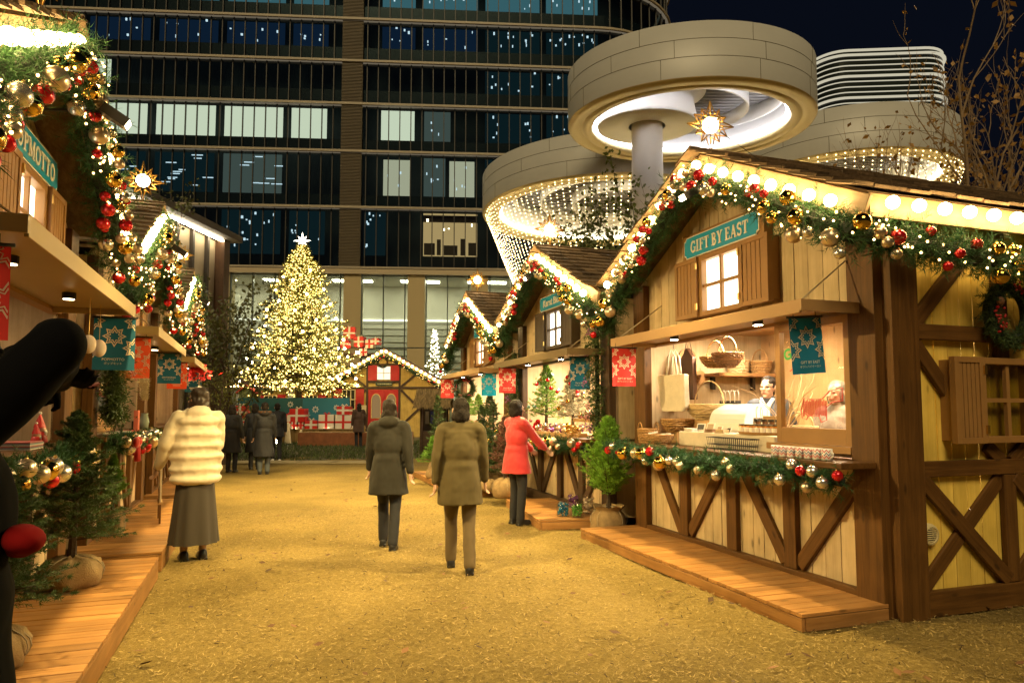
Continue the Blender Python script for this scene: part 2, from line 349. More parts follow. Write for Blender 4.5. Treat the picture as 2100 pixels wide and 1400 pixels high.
# lit rooms, and dim panes with glints imitating reflections: (floor, x0, x1, kind)
BL = [(-26.2, -20.3), (-19.4, -13.6), (-12.7, -6.9), (-6.05, -2.5)]; BR = [(3.0, 6.4), (7.2, 12.9), (13.7, 19.4), (20.1, 25.6)]
mblind = emit("lit_blind", (1.0, 0.98, 0.70), 0.62, False); mcool = emit("office_lamp_and_glint", (0.8, 0.93, 1.0), 0.8, False)
mblue = emit("blue_blind", (0.05, 0.14, 0.32), 0.07, False); mteal = emit("teal_room", (0.16, 0.42, 0.48), 0.24, False); mteald = emit("dim_teal_room_and_reflection", (0.08, 0.26, 0.3), 0.035, False)
mwarm = emit("warm_room", (1.0, 0.62, 0.25), 0.42, False); mgrey = emit("dim_blind", (0.4, 0.5, 0.42), 0.12, False); mbeige = emit("beige_room", (0.75, 0.68, 0.45), 0.5, False)
rr = random.Random(3)
def room(x0, x1, k, m, lamps=0, lm=mcool, yy=0.5, inset=0.0, streak=False):  # lamps counts the glints where a pane imitates a reflection
    z0 = FLO[k] + (1.8 if k > 2 else 1.6); z1 = FLO[k + 1] - 0.12
    if x1 < 26: o = MB().box(x0, x1, yy, yy + 0.05, z0 + inset, z1 - inset).build("window", m, OB)
    for i in range(lamps):
        x = rr.uniform(x0 + 0.2, x1 - 0.5); z = z0 + (z1 - z0) * rr.uniform(0.15, 0.95); y = yy - 0.2
        if streak: MB().box(x, x + rr.uniform(0.5, 1.1), y, y + 0.1, z, z + 0.07).build("ceiling_lamp_or_glint", lm, o)
        else: MB().box(x, x + rr.uniform(0.08, 0.2), y, y + 0.1, z, z + rr.uniform(0.08, 0.3)).build("ceiling_lamp_or_glint", lm, o)  # ceiling lamps in real rooms, glints where a pane imitates a reflection
for x0, x1 in BL: room(x0, x1, 2, mblind)
room(-26.2, -24.0, 3, mblind); room(3.0, 6.4, 2, mblind); room(7.4, 10.1, 2, mgrey, 3)
for x0, x1 in BL + BR: room(x0, x1, 4, mblue, 5); room(x0, x1, 5, mteal, 6)
room(-26.2, -20.3, 1, mteald, 9, streak=True); room(-19.4, -13.6, 1, mteald, 12, streak=True); room(-12.7, -6.9, 1, mgrey, 8, streak=True)
room(3.2, 6.0, 1, mbeige, 5, yy=1.2); room(7.4, 9.6, 1, mgrey, 6); room(10.0, 12.6, 1, mbeige, 5, yy=1.2)
room(7.4, 12.9, 0, mwarm, 4, emit("warm_lamp", (1, .8, .5), 6, False)); room(-12.7, -6.9, 0, mteald, 16); room(-6.05, -2.5, 0, mteald, 7); room(1.4, 3.6, 0, mteald, 8)  # the dim teal panes and specks stand in for dark reflections
for k in (1, 2, 3, 4):
    for x0, x1 in BR[2:]: room(x0, x1, k, mteald, 8)  # glowing panes and specks imitate a neighbouring building reflected in the glass
wr_ = MB(); [wr_.box(x, x + w_, 0.3, 0.45, 17.2, 17.2 + h_) for x, w_, h_ in ((7.5, 1.1, 1.2), (8.8, .4, 1.6), (9.5, 1.4, 1.0), (11.2, .45, 1.7), (12.0, .8, 1.3))]; wr_.build("furniture", mat("room_wood", (.10, .05, .02), .7), OB); MB().box(7.4, 12.9, 0.35, 0.45, 20.6, 21.3).build("bulkhead", mat("room_wood", (.10, .05, .02), .7), OB)
# pale lobby
lm_col = mat("lobby_column", (0.42, 0.33, 0.17), 0.6)
for x in (-19.6, -13.2, -6.8, -0.4, 5.95, 12.3, 18.7):
    MB().box(x, x + 1.7, -0.2, 1.5, 0, 15.2).build("column", lm_col, OB)
MB().box(-60, 40, -0.45, 0.2, 15.02, 15.5).build("soffit_beam", mat("soffit", (0.42, 0.34, 0.22), 0.5), OB)
MB().box(-60, 40, -0.5, 0.1, 15.56, 15.75).build("ledge", mled, OB)
wall_m = mat("lobby_wall", (0.52, 0.5, 0.42), 0.7, var=0.06, scale=0.4)
lw = MB(); lw.box(-60, 40, 6.0, 6.4, 0, 15)
for i in range(14): lw.box(-60, 40, 5.93, 6.0, 0.9 + i * 0.72, 1.0 + i * 0.72)
lw.build("lobby_wall", wall_m, OB); MB().box(-60, 40, 0.2, 6, 14.9, 15).build("lobby_ceiling", wall_m, OB)
MB().box(-60, 40, 5.7, 5.95, 11.1, 11.25).build("glow_strip", emit("lobby_strip", (1.0, 0.93, 0.7), 2.2, False), OB)
for i in range(8): MB().box(-30 + i * 7, -26 + i * 7, 2.2, 3.4, 14.85, 14.89).build("ceiling_lamp_or_glint", emit("lobby_lamp", (1.0, 0.92, 0.68), 20), OB)
MB().box(-60, 40, -0.1, -0.04, 0, 15).build("lobby_glass", glass("lobby_glass", (0.75, 0.8, 0.76), 0.10, 0.1), OB)
lm = MB()
for i in range(44): x = -50 + i * 2.13 + 0.3; lm.box(x - 0.05, x + 0.05, -0.3, 0.0, 0, 15)
lm.box(-60, 40, -0.2, 0.0, 7.6, 7.72); lm.build("mullion", mat("steel_dark", (0.05, 0.06, 0.05), 0.4), OB)

# ------------------------------------------------------------------ ring canopies
mfas = mat("fascia_metal", (0.41, 0.405, 0.38), 0.45, metal=0.0, var=0.05, scale=0.7); mseam = mat("panel_seam", (0.10, 0.085, 0.05), 0.6)
mwhite = mat("canopy_white", (0.8, 0.79, 0.76), 0.5); mslat = mat("slat_grey", (0.28, 0.27, 0.26), 0.5); mrim = mat("rim_metal", (0.56, 0.45, 0.22), 0.4, metal=0.2)
cove_c = emit("cove_strip_cool", (0.98, 0.95, 1.0), 12); cove_w = emit("cove_strip_warm", (1.0, 0.86, 0.58), 17)
def canopy(label, p, r, sx, sy, col_off, rings, cove, lights=0, h=1.8, seed=0, skip=()):
    t = thing("ring_canopy", label, "canopy", (p.x, p.y, p.z), R(-18.9), "round ring canopies above the stalls")
    kw = dict(n=96, sx=sx, sy=sy)
    MB().lathe([(r, 0), (r, h), (r - 0.15, h + 0.06)], **kw).build("fascia", mfas, t, True)
    MB().lathe([(r - 0.15, h + 0.06), (r * 0.2, h + 0.1)], **kw).build("roof_deck", mslat, t)
    sb = MB(); q = random.Random(seed)
    for z in (h * 0.36, h * 0.68): sb.lathe([(r + 0.004, z), (r + 0.004, z + 0.018)], **kw)
    for lo, hi, n in ((0, h * .36, 9), (h * .36, h * .68, 11), (h * .68, h, 8)):
        for i in range(n):
            a = 2 * PI * (i + q.random() * 0.25 + lo) / n; x, y = r * math.cos(a) * sx, r * math.sin(a) * sy
            sb.bar((x * 1.001, y * 1.001, lo), (x * 1.001, y * 1.001, hi), 0.014, 0.014)
    sb.build("panel_seams", mseam, t)
    MB().lathe([(r, 0), (r - 0.06, -0.09), (r - 0.42, -0.1), (r - 0.44, -0.03), (r - 0.52, -0.03), (r - 0.54, -0.1), (r - 0.82, -0.08), (r - 0.84, 0.1)], **kw).build("rim", mrim, t, True)
    MB().lathe([(r - 0.84, 0.1), (r - 0.55, 1.0), (r - 0.6, h)], **kw).build("inner_wall", mwhite, t, True)
    MB().lathe([(r - 0.90, 0.13), (r - 0.98, 0.13), (r - 0.98, 0.2)], **kw).build("cove_light", cove, t)
    sl = MB()
    for i in range(-14, 15):
        y = i * r / 14.5; xx = math.sqrt(max(0, (r - 0.65) ** 2 - y * y)); sl.box(-xx * sx, xx * sx, y * sy - 0.04, y * sy + 0.04, h - 0.5, h - 0.15)
    sl.build("slats", mslat, t)
    for rad, z0, hh, ox, oy in rings:
        MB().lathe([(rad, z0), (rad, z0 + hh), (rad - 0.06, z0 + hh), (rad - 0.06, z0), (rad, z0)], (ox, oy, 0), 64, sx=sx, sy=sy).build("inner_ring", mwhite, t, True)
    if col_off is not None:
        cx, cy, cr = col_off
        MB().lathe([(cr, -p.z), (cr, h - 0.2)], (cx, cy, 0), 32).build("column", mat("column_paint", (0.52, 0.47, 0.38), 0.5), t, True)
        MB().lathe([(cr + 0.02, 0.0), (cr + 1.0, -0.02), (cr + 1.02, 0.1), (cr + 0.9, 0.9), (cr + 1.3, 1.2)], (cx, cy, 0), 48, sx=1.15).build("hub", mwhite, t, True)
    return t
pA = at(1413, 238, 25.0); pA.z = 11.85
canopy("highest pale ring canopy with an open slatted ring carried on one round column", pA, 4.15, 1.06, 0.88, (-1.5, 0.2, 0.56), [(3.0, 0.75, 0.55, 0.2, -0.1), (2.3, 0.45, 0.5, -0.3, 0.1)], cove_c, seed=1)
pB = at(1245, 440, 35.0); pB.z = 11.4
canopy("lower pale ring canopy left of the column, hung with a cone of light strings", pB, 6.35, 1, 1, None, [(5.0, 0.75, 0.6, 0.2, 0), (3.9, 0.55, 0.6, 0.5, -0.1), (2.7, 0.35, 0.6, 0.9, -0.3)], cove_w, seed=2)
pC = at(1722, 385, 31.6); pC.z = 11.75
canopy("right hand pale ring canopy with light strings, in front of the white striped tower", pC, 4.85, 1, 1, None, [(3.8, 0.7, 0.6, 0, 0), (2.6, 0.5, 0.6, 0.2, 0)], cove_w, seed=3)
mfairy = emit("fairy_glow", (1.0, 0.74, 0.34), 8, False); mwire = mat("wire_dark", (0.02, 0.02, 0.015), 0.6)
def cone_lights(label, p, r, n, zfoot, rfoot, per):
    t = thing("light_cone", label, "light strings", (p.x, p.y, p.z), 0, "cones of light strings under the canopies"); q = random.Random(n)
    for i in range(n):
        a = 2 * PI * i / n; mb = MB(); P0 = Vector((r * math.cos(a), r * math.sin(a), -0.05)); P1 = Vector((rfoot * math.cos(a), rfoot * math.sin(a), zfoot))
        pts = [P0.lerp(P1, k / 10) + Vector((0, 0, -0.9 * math.sin(PI * k / 10))) for k in range(11)]
        mb.tube(pts, 0.004, 3, 1)
        for k in range(per):
            f = (k + q.random() * 0.5) / per * 9.99; j = int(f); c = pts[j].lerp(pts[j + 1], f - j); mb.sphere(c, 0.020, 5, 4)
        mb.build("light_string", [mfairy, mwire], t)
cone_lights("cone of warm light strings hanging from the lower left canopy to the ground", pB, 6.2, 120, -10.6, 0.9, 84)
cone_lights("cone of warm light strings hanging from the right hand canopy behind the roof", pC, 4.8, 90, -11.0, 0.8, 74)

# ------------------------------------------------------------------ striped tower far behind
q = at(1775, 200, 300); TW = thing("striped_tower", "distant rounded tower banded with white lit balcony edges", "building", (q.x, q.y, 0), R(-18.9 - 4))
def rrect(hx, hy, r, n=10):
    o = []
    for cx, cy, a0 in ((hx - r, -hy + r, -90), (hx - r, hy - r, 0), (-hx + r, hy - r, 90), (-hx + r, -hy + r, 180)):
        o += [(cx + r * math.cos(R(a0 + 90 * k / n)), cy + r * math.sin(R(a0 + 90 * k / n))) for k in range(n + 1)]
    return o
P = lambda u, v, t: (u, v, t)
MB().prism(rrect(27, 20, 12), P, 0, 148).build("wall", mat("dark_glazing", (0.015, 0.02, 0.015), 0.2), TW)
mband = emit("balcony_light", (1.0, 0.92, 0.68), 0.30, False)
ztop = at(1775, 142, 300).z
for i in range(13):
    o = 28.0 if i % 4 == 1 else 27.4
    MB().prism(rrect(o, o - 7, 12.4), P, ztop - 1.0 - i * 2.25 - (0.6 if i % 4 == 1 else 0.32), ztop - 1.0 - i * 2.25).build("balcony_band", mband, TW)

# ------------------------------------------------------------------ timber and glass pavilion on the left
P1 = at(457.6, 496, 24.5); P0 = at(343, 439, 21.2); d = Vector((P1.x - P0.x, P1.y - P0.y, 0)); ang = math.atan2(d.y, d.x)
PV = thing("pavilion", "long timber pavilion with a lit strip under its dark eave, behind the left stalls", "building", (P1.x, P1.y, 0), ang)
hz = P1.z; L = 12.0
MB().box(-L, 0, 0.1, 5, 0, hz - 0.05).build("wall", mat("pavilion_wall", (0.33, 0.26, 0.16), 0.7, var=0.1, scale=1), PV)
pm = MB()
for i in range(12): pm.box(-0.12 - i * 0.9, 0.0 - i * 0.9, -0.02, 0.1, 0, hz)
pm.build("frame", mat("pavilion_frame", (0.035, 0.025, 0.015), 0.6), PV)
MB().box(-L, 0.25, -0.6, 5.2, hz + 0.0, hz + 0.22).build("roof", mat("pavilion_roof", (0.06, 0.045, 0.03), 0.7), PV)
MB().box(-L, -0.1, -0.22, -0.12, hz - 0.08, hz - 0.03).build("glow_strip", emit("eave_strip", (1.0, 0.86, 0.6), 20), PV)
MB().box(-0.35, 0.02, -0.25, 0.09, 0, hz).build("corner_post", wood("post_brown", (0.05, 0.022, 0.008), (0.10, 0.05, 0.02), 'Z'), PV)
# ------------------------------------------------------------------ market stalls
PL_C = wood("cream_planks", (0.44, 0.325, 0.185), (0.60, 0.47, 0.29), 'Z', 0.6, 0.12, 20, 1.2, 0.3)
PL_Y = wood("yellow_planks", (0.60, 0.40, 0.065), (0.78, 0.56, 0.12), 'Z', 0.6, 0.12, 20, 1.2, 0.3)
TB = wood("brown_timber", (0.075, 0.031, 0.006), (0.155, 0.07, 0.016), 'X', 0.55, 0.18, 24, 1.3, 0.35)
TBD = wood("dark_timber", (0.045, 0.025, 0.013), (0.09, 0.052, 0.028), 'X', 0.55, 0.15, 24, 1.3, 0.35)
BARGE = wood("pale_board", (0.26, 0.17, 0.08), (0.36, 0.25, 0.13), 'X', 0.55, 0.08, 18, 1.0, 0.15)
DECK = wood("deck_wood", (0.27, 0.125, 0.035), (0.44, 0.225, 0.075), 'X', 0.5, 0.22, 22, 1.2, 0.3)
SHING = wood("shingle", (0.10, 0.065, 0.035), (0.22, 0.15, 0.085), 'X', 0.8, 0.4, 22, 1.6, 0.5, knots=False)
SHUT = mat("tan_paint", (0.30, 0.155, 0.048), 0.5, var=0.12, scale=5); SHUTD = mat("dark_brown_paint", (0.075, 0.052, 0.032), 0.5, var=0.12, scale=5)
AWN = mat("tan_metal", (0.34, 0.20, 0.082), 0.35, var=0.06, scale=3); AWND = mat("olive_metal", (0.15, 0.105, 0.05), 0.35, var=0.06, scale=3); AWNL = mat("ochre_metal", (0.42, 0.30, 0.13), 0.38, var=0.06, scale=3)
PANE = emit("frosted_pane", (1.0, 0.86, 0.62), 2.6); BULB = emit("bulb_glow", (1.0, 0.66, 0.26), 34); GLOBE = emit("star_globe", (1.0, 0.72, 0.36), 22)
FAIRY = emit("garland_light", (1.0, 0.58, 0.18), 10, False)
BRASS = mat("brass", (0.75, 0.5, 0.15), 0.3, metal=1.0); BLACK = mat("black_paint", (0.012, 0.012, 0.012), 0.4); ROPE = mat("rope", (0.35, 0.28, 0.18), 0.9)
TEAL = mat("teal_sign", (0.008, 0.31, 0.58), 0.4); WHITE = mat("white_paint", (0.82, 0.78, 0.7), 0.5); INNER = wood("inner_ply", (0.50, 0.30, 0.13), (0.62, 0.40, 0.20), 'Z', 0.5, 0.06, 8, 0.8, 0.1)
SOCK = mat("bulb_socket", (0.3, 0.2, 0.1), 0.5)
LAMP_IN = emit("stall_lamp", (1.0, 0.80, 0.52), 150); LAMP_AW = emit("awning_lamp", (1.0, 0.78, 0.46), 120)
me_bulb = MB().sphere((0, 0, 0), 0.046, 12, 9).mesh("bulb", BULB, True)
SL = 0.5
zr = lambda x: 3.88 - SL * abs(x)                 # underside of the roof above the front wall
def planks(mb, x0, x1, z0, z1fn, y0=0.0, y1=0.022, wd=0.155, seed=0, axis='x'):
    q = random.Random(seed); x = x0
    while x < x1 - 0.01:
        xe = min(x + wd * q.uniform(0.9, 1.1), x1); g = 0.0035; dy = q.uniform(0, 0.004)
        a, b_ = x + g, xe - g; za, zb = z1fn(a), z1fn(b_)
        if min(za, zb) > z0 + 0.01:
            p = [(a, y0 - dy, z0), (b_, y0 - dy, z0), (b_, y1, z0), (a, y1, z0), (a, y0 - dy, za), (b_, y0 - dy, zb), (b_, y1, zb), (a, y1, za)]
            if axis == 'y': p = [(1.79 - v[1], v[0], v[2]) for v in p]
            mb.add(p, [(3, 2, 1, 0), (4, 5, 6, 7), (0, 1, 5, 4), (1, 2, 6, 5), (2, 3, 7, 6), (3, 0, 4, 7)])
        x = xe
    return mb
_roof = {}
def roof_mesh(side, depth):
    if (side, depth) in _roof: return _roof[(side, depth)]
    q = random.Random(17 + side); mb = MB(); ca = 1 / math.sqrt(1 + SL * SL); sa = SL * ca; Ls = 1.98 / ca; nrow = 11; step = Ls / nrow
    X = Vector((ca, 0, -sa)); Nn = Vector((sa, 0, ca)); Z0 = Vector((0, 0, 4.03))
    def P3(s, y, h): v = Z0 + X * s + Nn * h; return (side * v.x, y, v.z)
    mb.add([P3(0, -0.30, -0.03), P3(Ls, -0.30, -0.03), P3(Ls, depth, -0.03), P3(0, depth, -0.03), P3(0, -0.30, 0.0), P3(Ls, -0.30, 0.0), P3(Ls, depth, 0.0), P3(0, depth, 0.0)],
           [(3, 2, 1, 0), (4, 5, 6, 7), (0, 1, 5, 4), (1, 2, 6, 5), (2, 3, 7, 6), (3, 0, 4, 7)])
    for r in range(nrow):
        y = -0.44 - q.random() * 0.04
        s0 = r * step - 0.05
        while y < depth:
            wd = q.uniform(0.12, 0.34); ye = min(y + wd, depth + 0.03); e = step + 0.08 + q.uniform(-0.015, 0.03); h1 = 0.045 + q.uniform(0, 0.016)
            mb.add([P3(s0, y + .004, 0.002), P3(s0 + e, y + .004, h1 - 0.022), P3(s0 + e, ye - .004, h1 - 0.022), P3(s0, ye - .004, 0.002),
                    P3(s0, y + .004, 0.018), P3(s0 + e, y + .004, h1), P3(s0 + e, ye - .004, h1), P3(s0, ye - .004, 0.018)],
                   [(3, 2, 1, 0), (4, 5, 6, 7), (0, 1, 5, 4), (1, 2, 6, 5), (2, 3, 7, 6), (3, 0, 4, 7)])
            y = ye
    _roof[(side, depth)] = mb.mesh("roof", SHING); return _roof[(side, depth)]
def shutter(mb, x0, x1, z0, z1, y0, y1, fx=None):     # framed leaf with vertical boards
    f = 0.045; T = (lambda v: v) if fx is None else fx
    m2 = MB(); m2.box(x0, x0 + f, y0, y1, z0, z1); m2.box(x1 - f, x1, y0, y1, z0, z1); m2.box(x0 + f, x1 - f, y0, y1, z0, z0 + f); m2.box(x0 + f, x1 - f, y0, y1, z1 - f, z1)
    n = 5; ww = (x1 - x0 - 2 * f) / n
    for i in range(n): m2.box(x0 + f + i * ww + 0.004, x0 + f + (i + 1) * ww - 0.004, y0 + 0.008, y1 - 0.004, z0 + f, z1 - f)
    mb.add([T(v) for v in m2.v], m2.f)
def window_set(t, cx, z0, z1, hw, sw, shm, y, lit=True, fx=None, y_shift=0.0):
    """lit two by two window with a frame, four panes and a shutter at each side; y is the wall face"""
    T = (lambda v: v) if fx is None else fx
    def bx(mb, *a, mi=0): m2 = MB().box(*a); mb.add([T(v) for v in m2.v], m2.f, mi)
    fr = MB(); f = 0.05; o = 0.12
    bx(fr, cx - hw - f, cx - hw, y - o, y, z0 - f, z1 + f); bx(fr, cx + hw, cx + hw + f, y - o, y, z0 - f, z1 + f)
    bx(fr, cx - hw, cx + hw, y - o, y, z1, z1 + f); bx(fr, cx - hw, cx + hw, y - o, y, z0 - f, z0)
    wo = fr.build("window", shm, t, bevel=0.004)
    mu_ = MB(); bx(mu_, cx - 0.018, cx + 0.018, y - 0.10, y - 0.07, z0, z1); zc = (z0 + z1) / 2
    bx(mu_, cx - hw, cx - 0.018, y - 0.10, y - 0.07, zc - 0.016, zc + 0.016); bx(mu_, cx + 0.018, cx + hw, y - 0.10, y - 0.07, zc - 0.016, zc + 0.016)
    mu_.build("glazing_bar", shm, wo)
    for sx in (0, 1):
        for sz in (0, 1):
            p = MB(); a = cx - hw + sx * hw; c_ = z0 + sz * (z1 - z0) / 2
            bx(p, a, a + hw, y - 0.055, y - 0.05, c_, c_ + (z1 - z0) / 2); p.build("pane", PANE if lit else glass("side_pane", (0.8, 0.78, 0.6), 0.10), wo)
    for sgn in (-1, 1):
        s = MB(); a = cx + sgn * (hw + f + 0.004); b_ = a + sgn * sw; shutter(s, min(a, b_), max(a, b_), z0 - f, z1 + f, y - o - 0.03, y - o + 0.02, fx)
        bx(s, min(a, b_) + 0.02, max(a, b_) - 0.02, y - o + 0.02, y, z0 - f + 0.02, z1 + f - 0.02)
        so_ = s.build("shutter", shm, t, bevel=0.003)
        for zz in (z0 + 0.02, z1 - 0.08):
            h = MB(); bx(h, a - 0.014, a + 0.014, y - o - 0.042, y - o - 0.031, zz, zz + 0.065); h.build("hinge", BRASS, so_)
def slab_mesh(txt, h, m, width):
    """raised slab serif capitals built from thick and thin strokes"""
    K, N, SF = 0.20, 0.09, 0.075
    arc = lambda cx, cy, rx, ry, a0, a1, n=14: [(cx + rx * math.cos(R(a0 + (a1 - a0) * i / n)), cy + ry * math.sin(R(a0 + (a1 - a0) * i / n))) for i in range(n + 1)]
    bar = lambda x0, y0, x1, y1, w: ([(x0, y0), (x1, y1)], w)
    st = lambda x: [bar(x, 0, x, 1, K), bar(x - .2, .035, x + .2, .035, SF), bar(x - .2, .965, x + .2, .965, SF)]
    G = {'I': (.46, st(.23)), 'F': (.70, st(.22) + [bar(.2, .955, .66, .955, N), bar(.63, .98, .63, .74, N), bar(.2, .53, .5, .53, N), bar(.5, .42, .5, .64, .07)]),
         'E': (.74, st(.22) + [bar(.2, .955, .66, .955, N), bar(.63, .98, .63, .74, N), bar(.2, .53, .5, .53, N), bar(.5, .42, .5, .64, .07), bar(.2, .045, .68, .045, N), bar(.66, .02, .66, .28, N)]),
         'T': (.80, [bar(.4, 0, .4, 1, K), bar(.2, .035, .6, .035, SF), bar(.03, .955, .77, .955, N), bar(.065, .98, .065, .72, N), bar(.735, .98, .735, .72, N)]),
         'B': (.78, st(.22) + [(arc(.30, .755, .30, .21, 90, -90), .14), (arc(.30, .27, .36, .235, 90, -90), .15), bar(.2, .955, .32, .955, N), bar(.2, .52, .32, .52, N), bar(.2, .045, .32, .045, N)]),
         'P': (.72, st(.22) + [(arc(.32, .73, .32, .235, 90, -90), .15), bar(.2, .955, .34, .955, N), bar(.2, .50, .34, .50, N)]),
         'Y': (.84, [bar(.16, 1, .42, .46, K), bar(.70, 1, .42, .46, N), bar(.42, 0, .42, .5, K), bar(.22, .035, .62, .035, SF), bar(.0, .965, .32, .965, SF), bar(.56, .965, .84, .965, SF)]),
         'A': (.86, [bar(.14, 0, .43, 1, N), bar(.43, 1, .70, 0, K), bar(.22, .32, .62, .32, N), bar(.0, .035, .28, .035, SF), bar(.54, .035, .86, .035, SF)]),
         'S': (.66, [(arc(.32, .74, .23, .22, 35, 270), .15), (arc(.32, .27, .25, .235, 90, -150), .16), bar(.54, .98, .54, .72, .08), bar(.08, .28, .08, .02, .08)]),
         'G': (.86, [(arc(.44, .5, .34, .44, 48, 345, 22), .17), bar(.74, .05, .74, .44, .16), bar(.54, .44, .88, .44, SF), bar(.70, .98, .70, .7, .08)]),
         'O': (.88, [(arc(.44, .5, .34, .44, 0, 360, 28), .17)]), 'M': (1.06, [bar(.17, 0, .17, 1, .10), bar(.88, 0, .88, 1, K), bar(.19, 1, .53, .08, K), bar(.53, .08, .86, 1, N), bar(.0, .035, .34, .035, SF), bar(.68, .035, 1.06, .035, SF), bar(.0, .965, .24, .965, SF), bar(.80, .965, 1.06, .965, SF)])}
    mb = MB(); x = 0.0; lay = 0
    for ch in txt:
        if ch == ' ': x += .30; continue
        w_, ss = G[ch]
        for pts, wd in ss:
            lay += 1; zt = 0.004 + (lay % 9) * 0.00004; n = len(pts)
            for i in range(n - 1):
                (ax, ay), (bx_, by) = pts[i], pts[i + 1]; dx, dy = bx_ - ax, by - ay; L = math.hypot(dx, dy); e = 0.0 if n == 2 else .012; ux, uy = dx / L, dy / L; px_, py_ = -uy * wd / 2, ux * wd / 2
                ax, ay, bx_, by = ax - ux * e, ay - uy * e, bx_ + ux * e, by + uy * e
                mb.prism([(x + ax - px_, ay - py_), (x + bx_ - px_, by - py_), (x + bx_ + px_, by + py_), (x + ax + px_, ay + py_)], lambda u, v, q: (u, v, q), -0.002, zt + (i % 2) * 0.00002)
        x += w_ + .07
    k = width / x; mb.v = [((u - x / 2) * k, (v - .5) * h, q) for u, v, q in mb.v]; return mb.mesh("lettering", m)
def sign_board(t, cx, z, wd, txt, backm, bold=0.02, size=0.12, tw=None):
    """sloping notched sign: dark wooden backboard, teal panel with a white line and raised white letters"""
    b = MB(); hw, hh = wd / 2 + 0.05, 0.145
    b.prism([(-hw, -hh), (hw, -hh), (hw, hh), (-hw, hh)], lambda u, v, q: (cx + u, -0.10 + q, z + v), 0, 0.10)
    bo = b.build("sign_board", backm, t, bevel=0.004)
    def ordered(hw, hh, n):
        pts = []
        for (sx, sz, flip) in ((1, -1, 1), (1, 1, 0), (-1, 1, 1), (-1, -1, 0)):
            arc = [(sx * (hw - n * math.cos(R(90 - k * 22.5))), sz * (hh - n * math.sin(R(90 - k * 22.5)))) for k in range(5)]
            if flip: arc = arc[::-1]
            pts += arc
        return pts
    hw, hh = wd / 2, 0.115
    MB().prism(ordered(hw, hh, 0.035), lambda u, v, q: (cx + u, -0.113 + q, z + v), 0, 0.012).build("border", WHITE, bo)
    MB().prism(ordered(hw - 0.011, hh - 0.011, 0.035), lambda u, v, q: (cx + u, -0.117 + q, z + v), 0, 0.006).build("panel", TEAL, bo)
    me = slab_mesh(txt, size * 0.74, WHITE, tw) if txt in ('GIFT BY EAST', 'POPMOTTO') else text_mesh(txt, size, WHITE, 0.003, bold * size, width=tw); o = link("lettering", me, bo, (cx, -0.121, z - 0.004)); o.rotation_euler = (R(90), 0, 0)
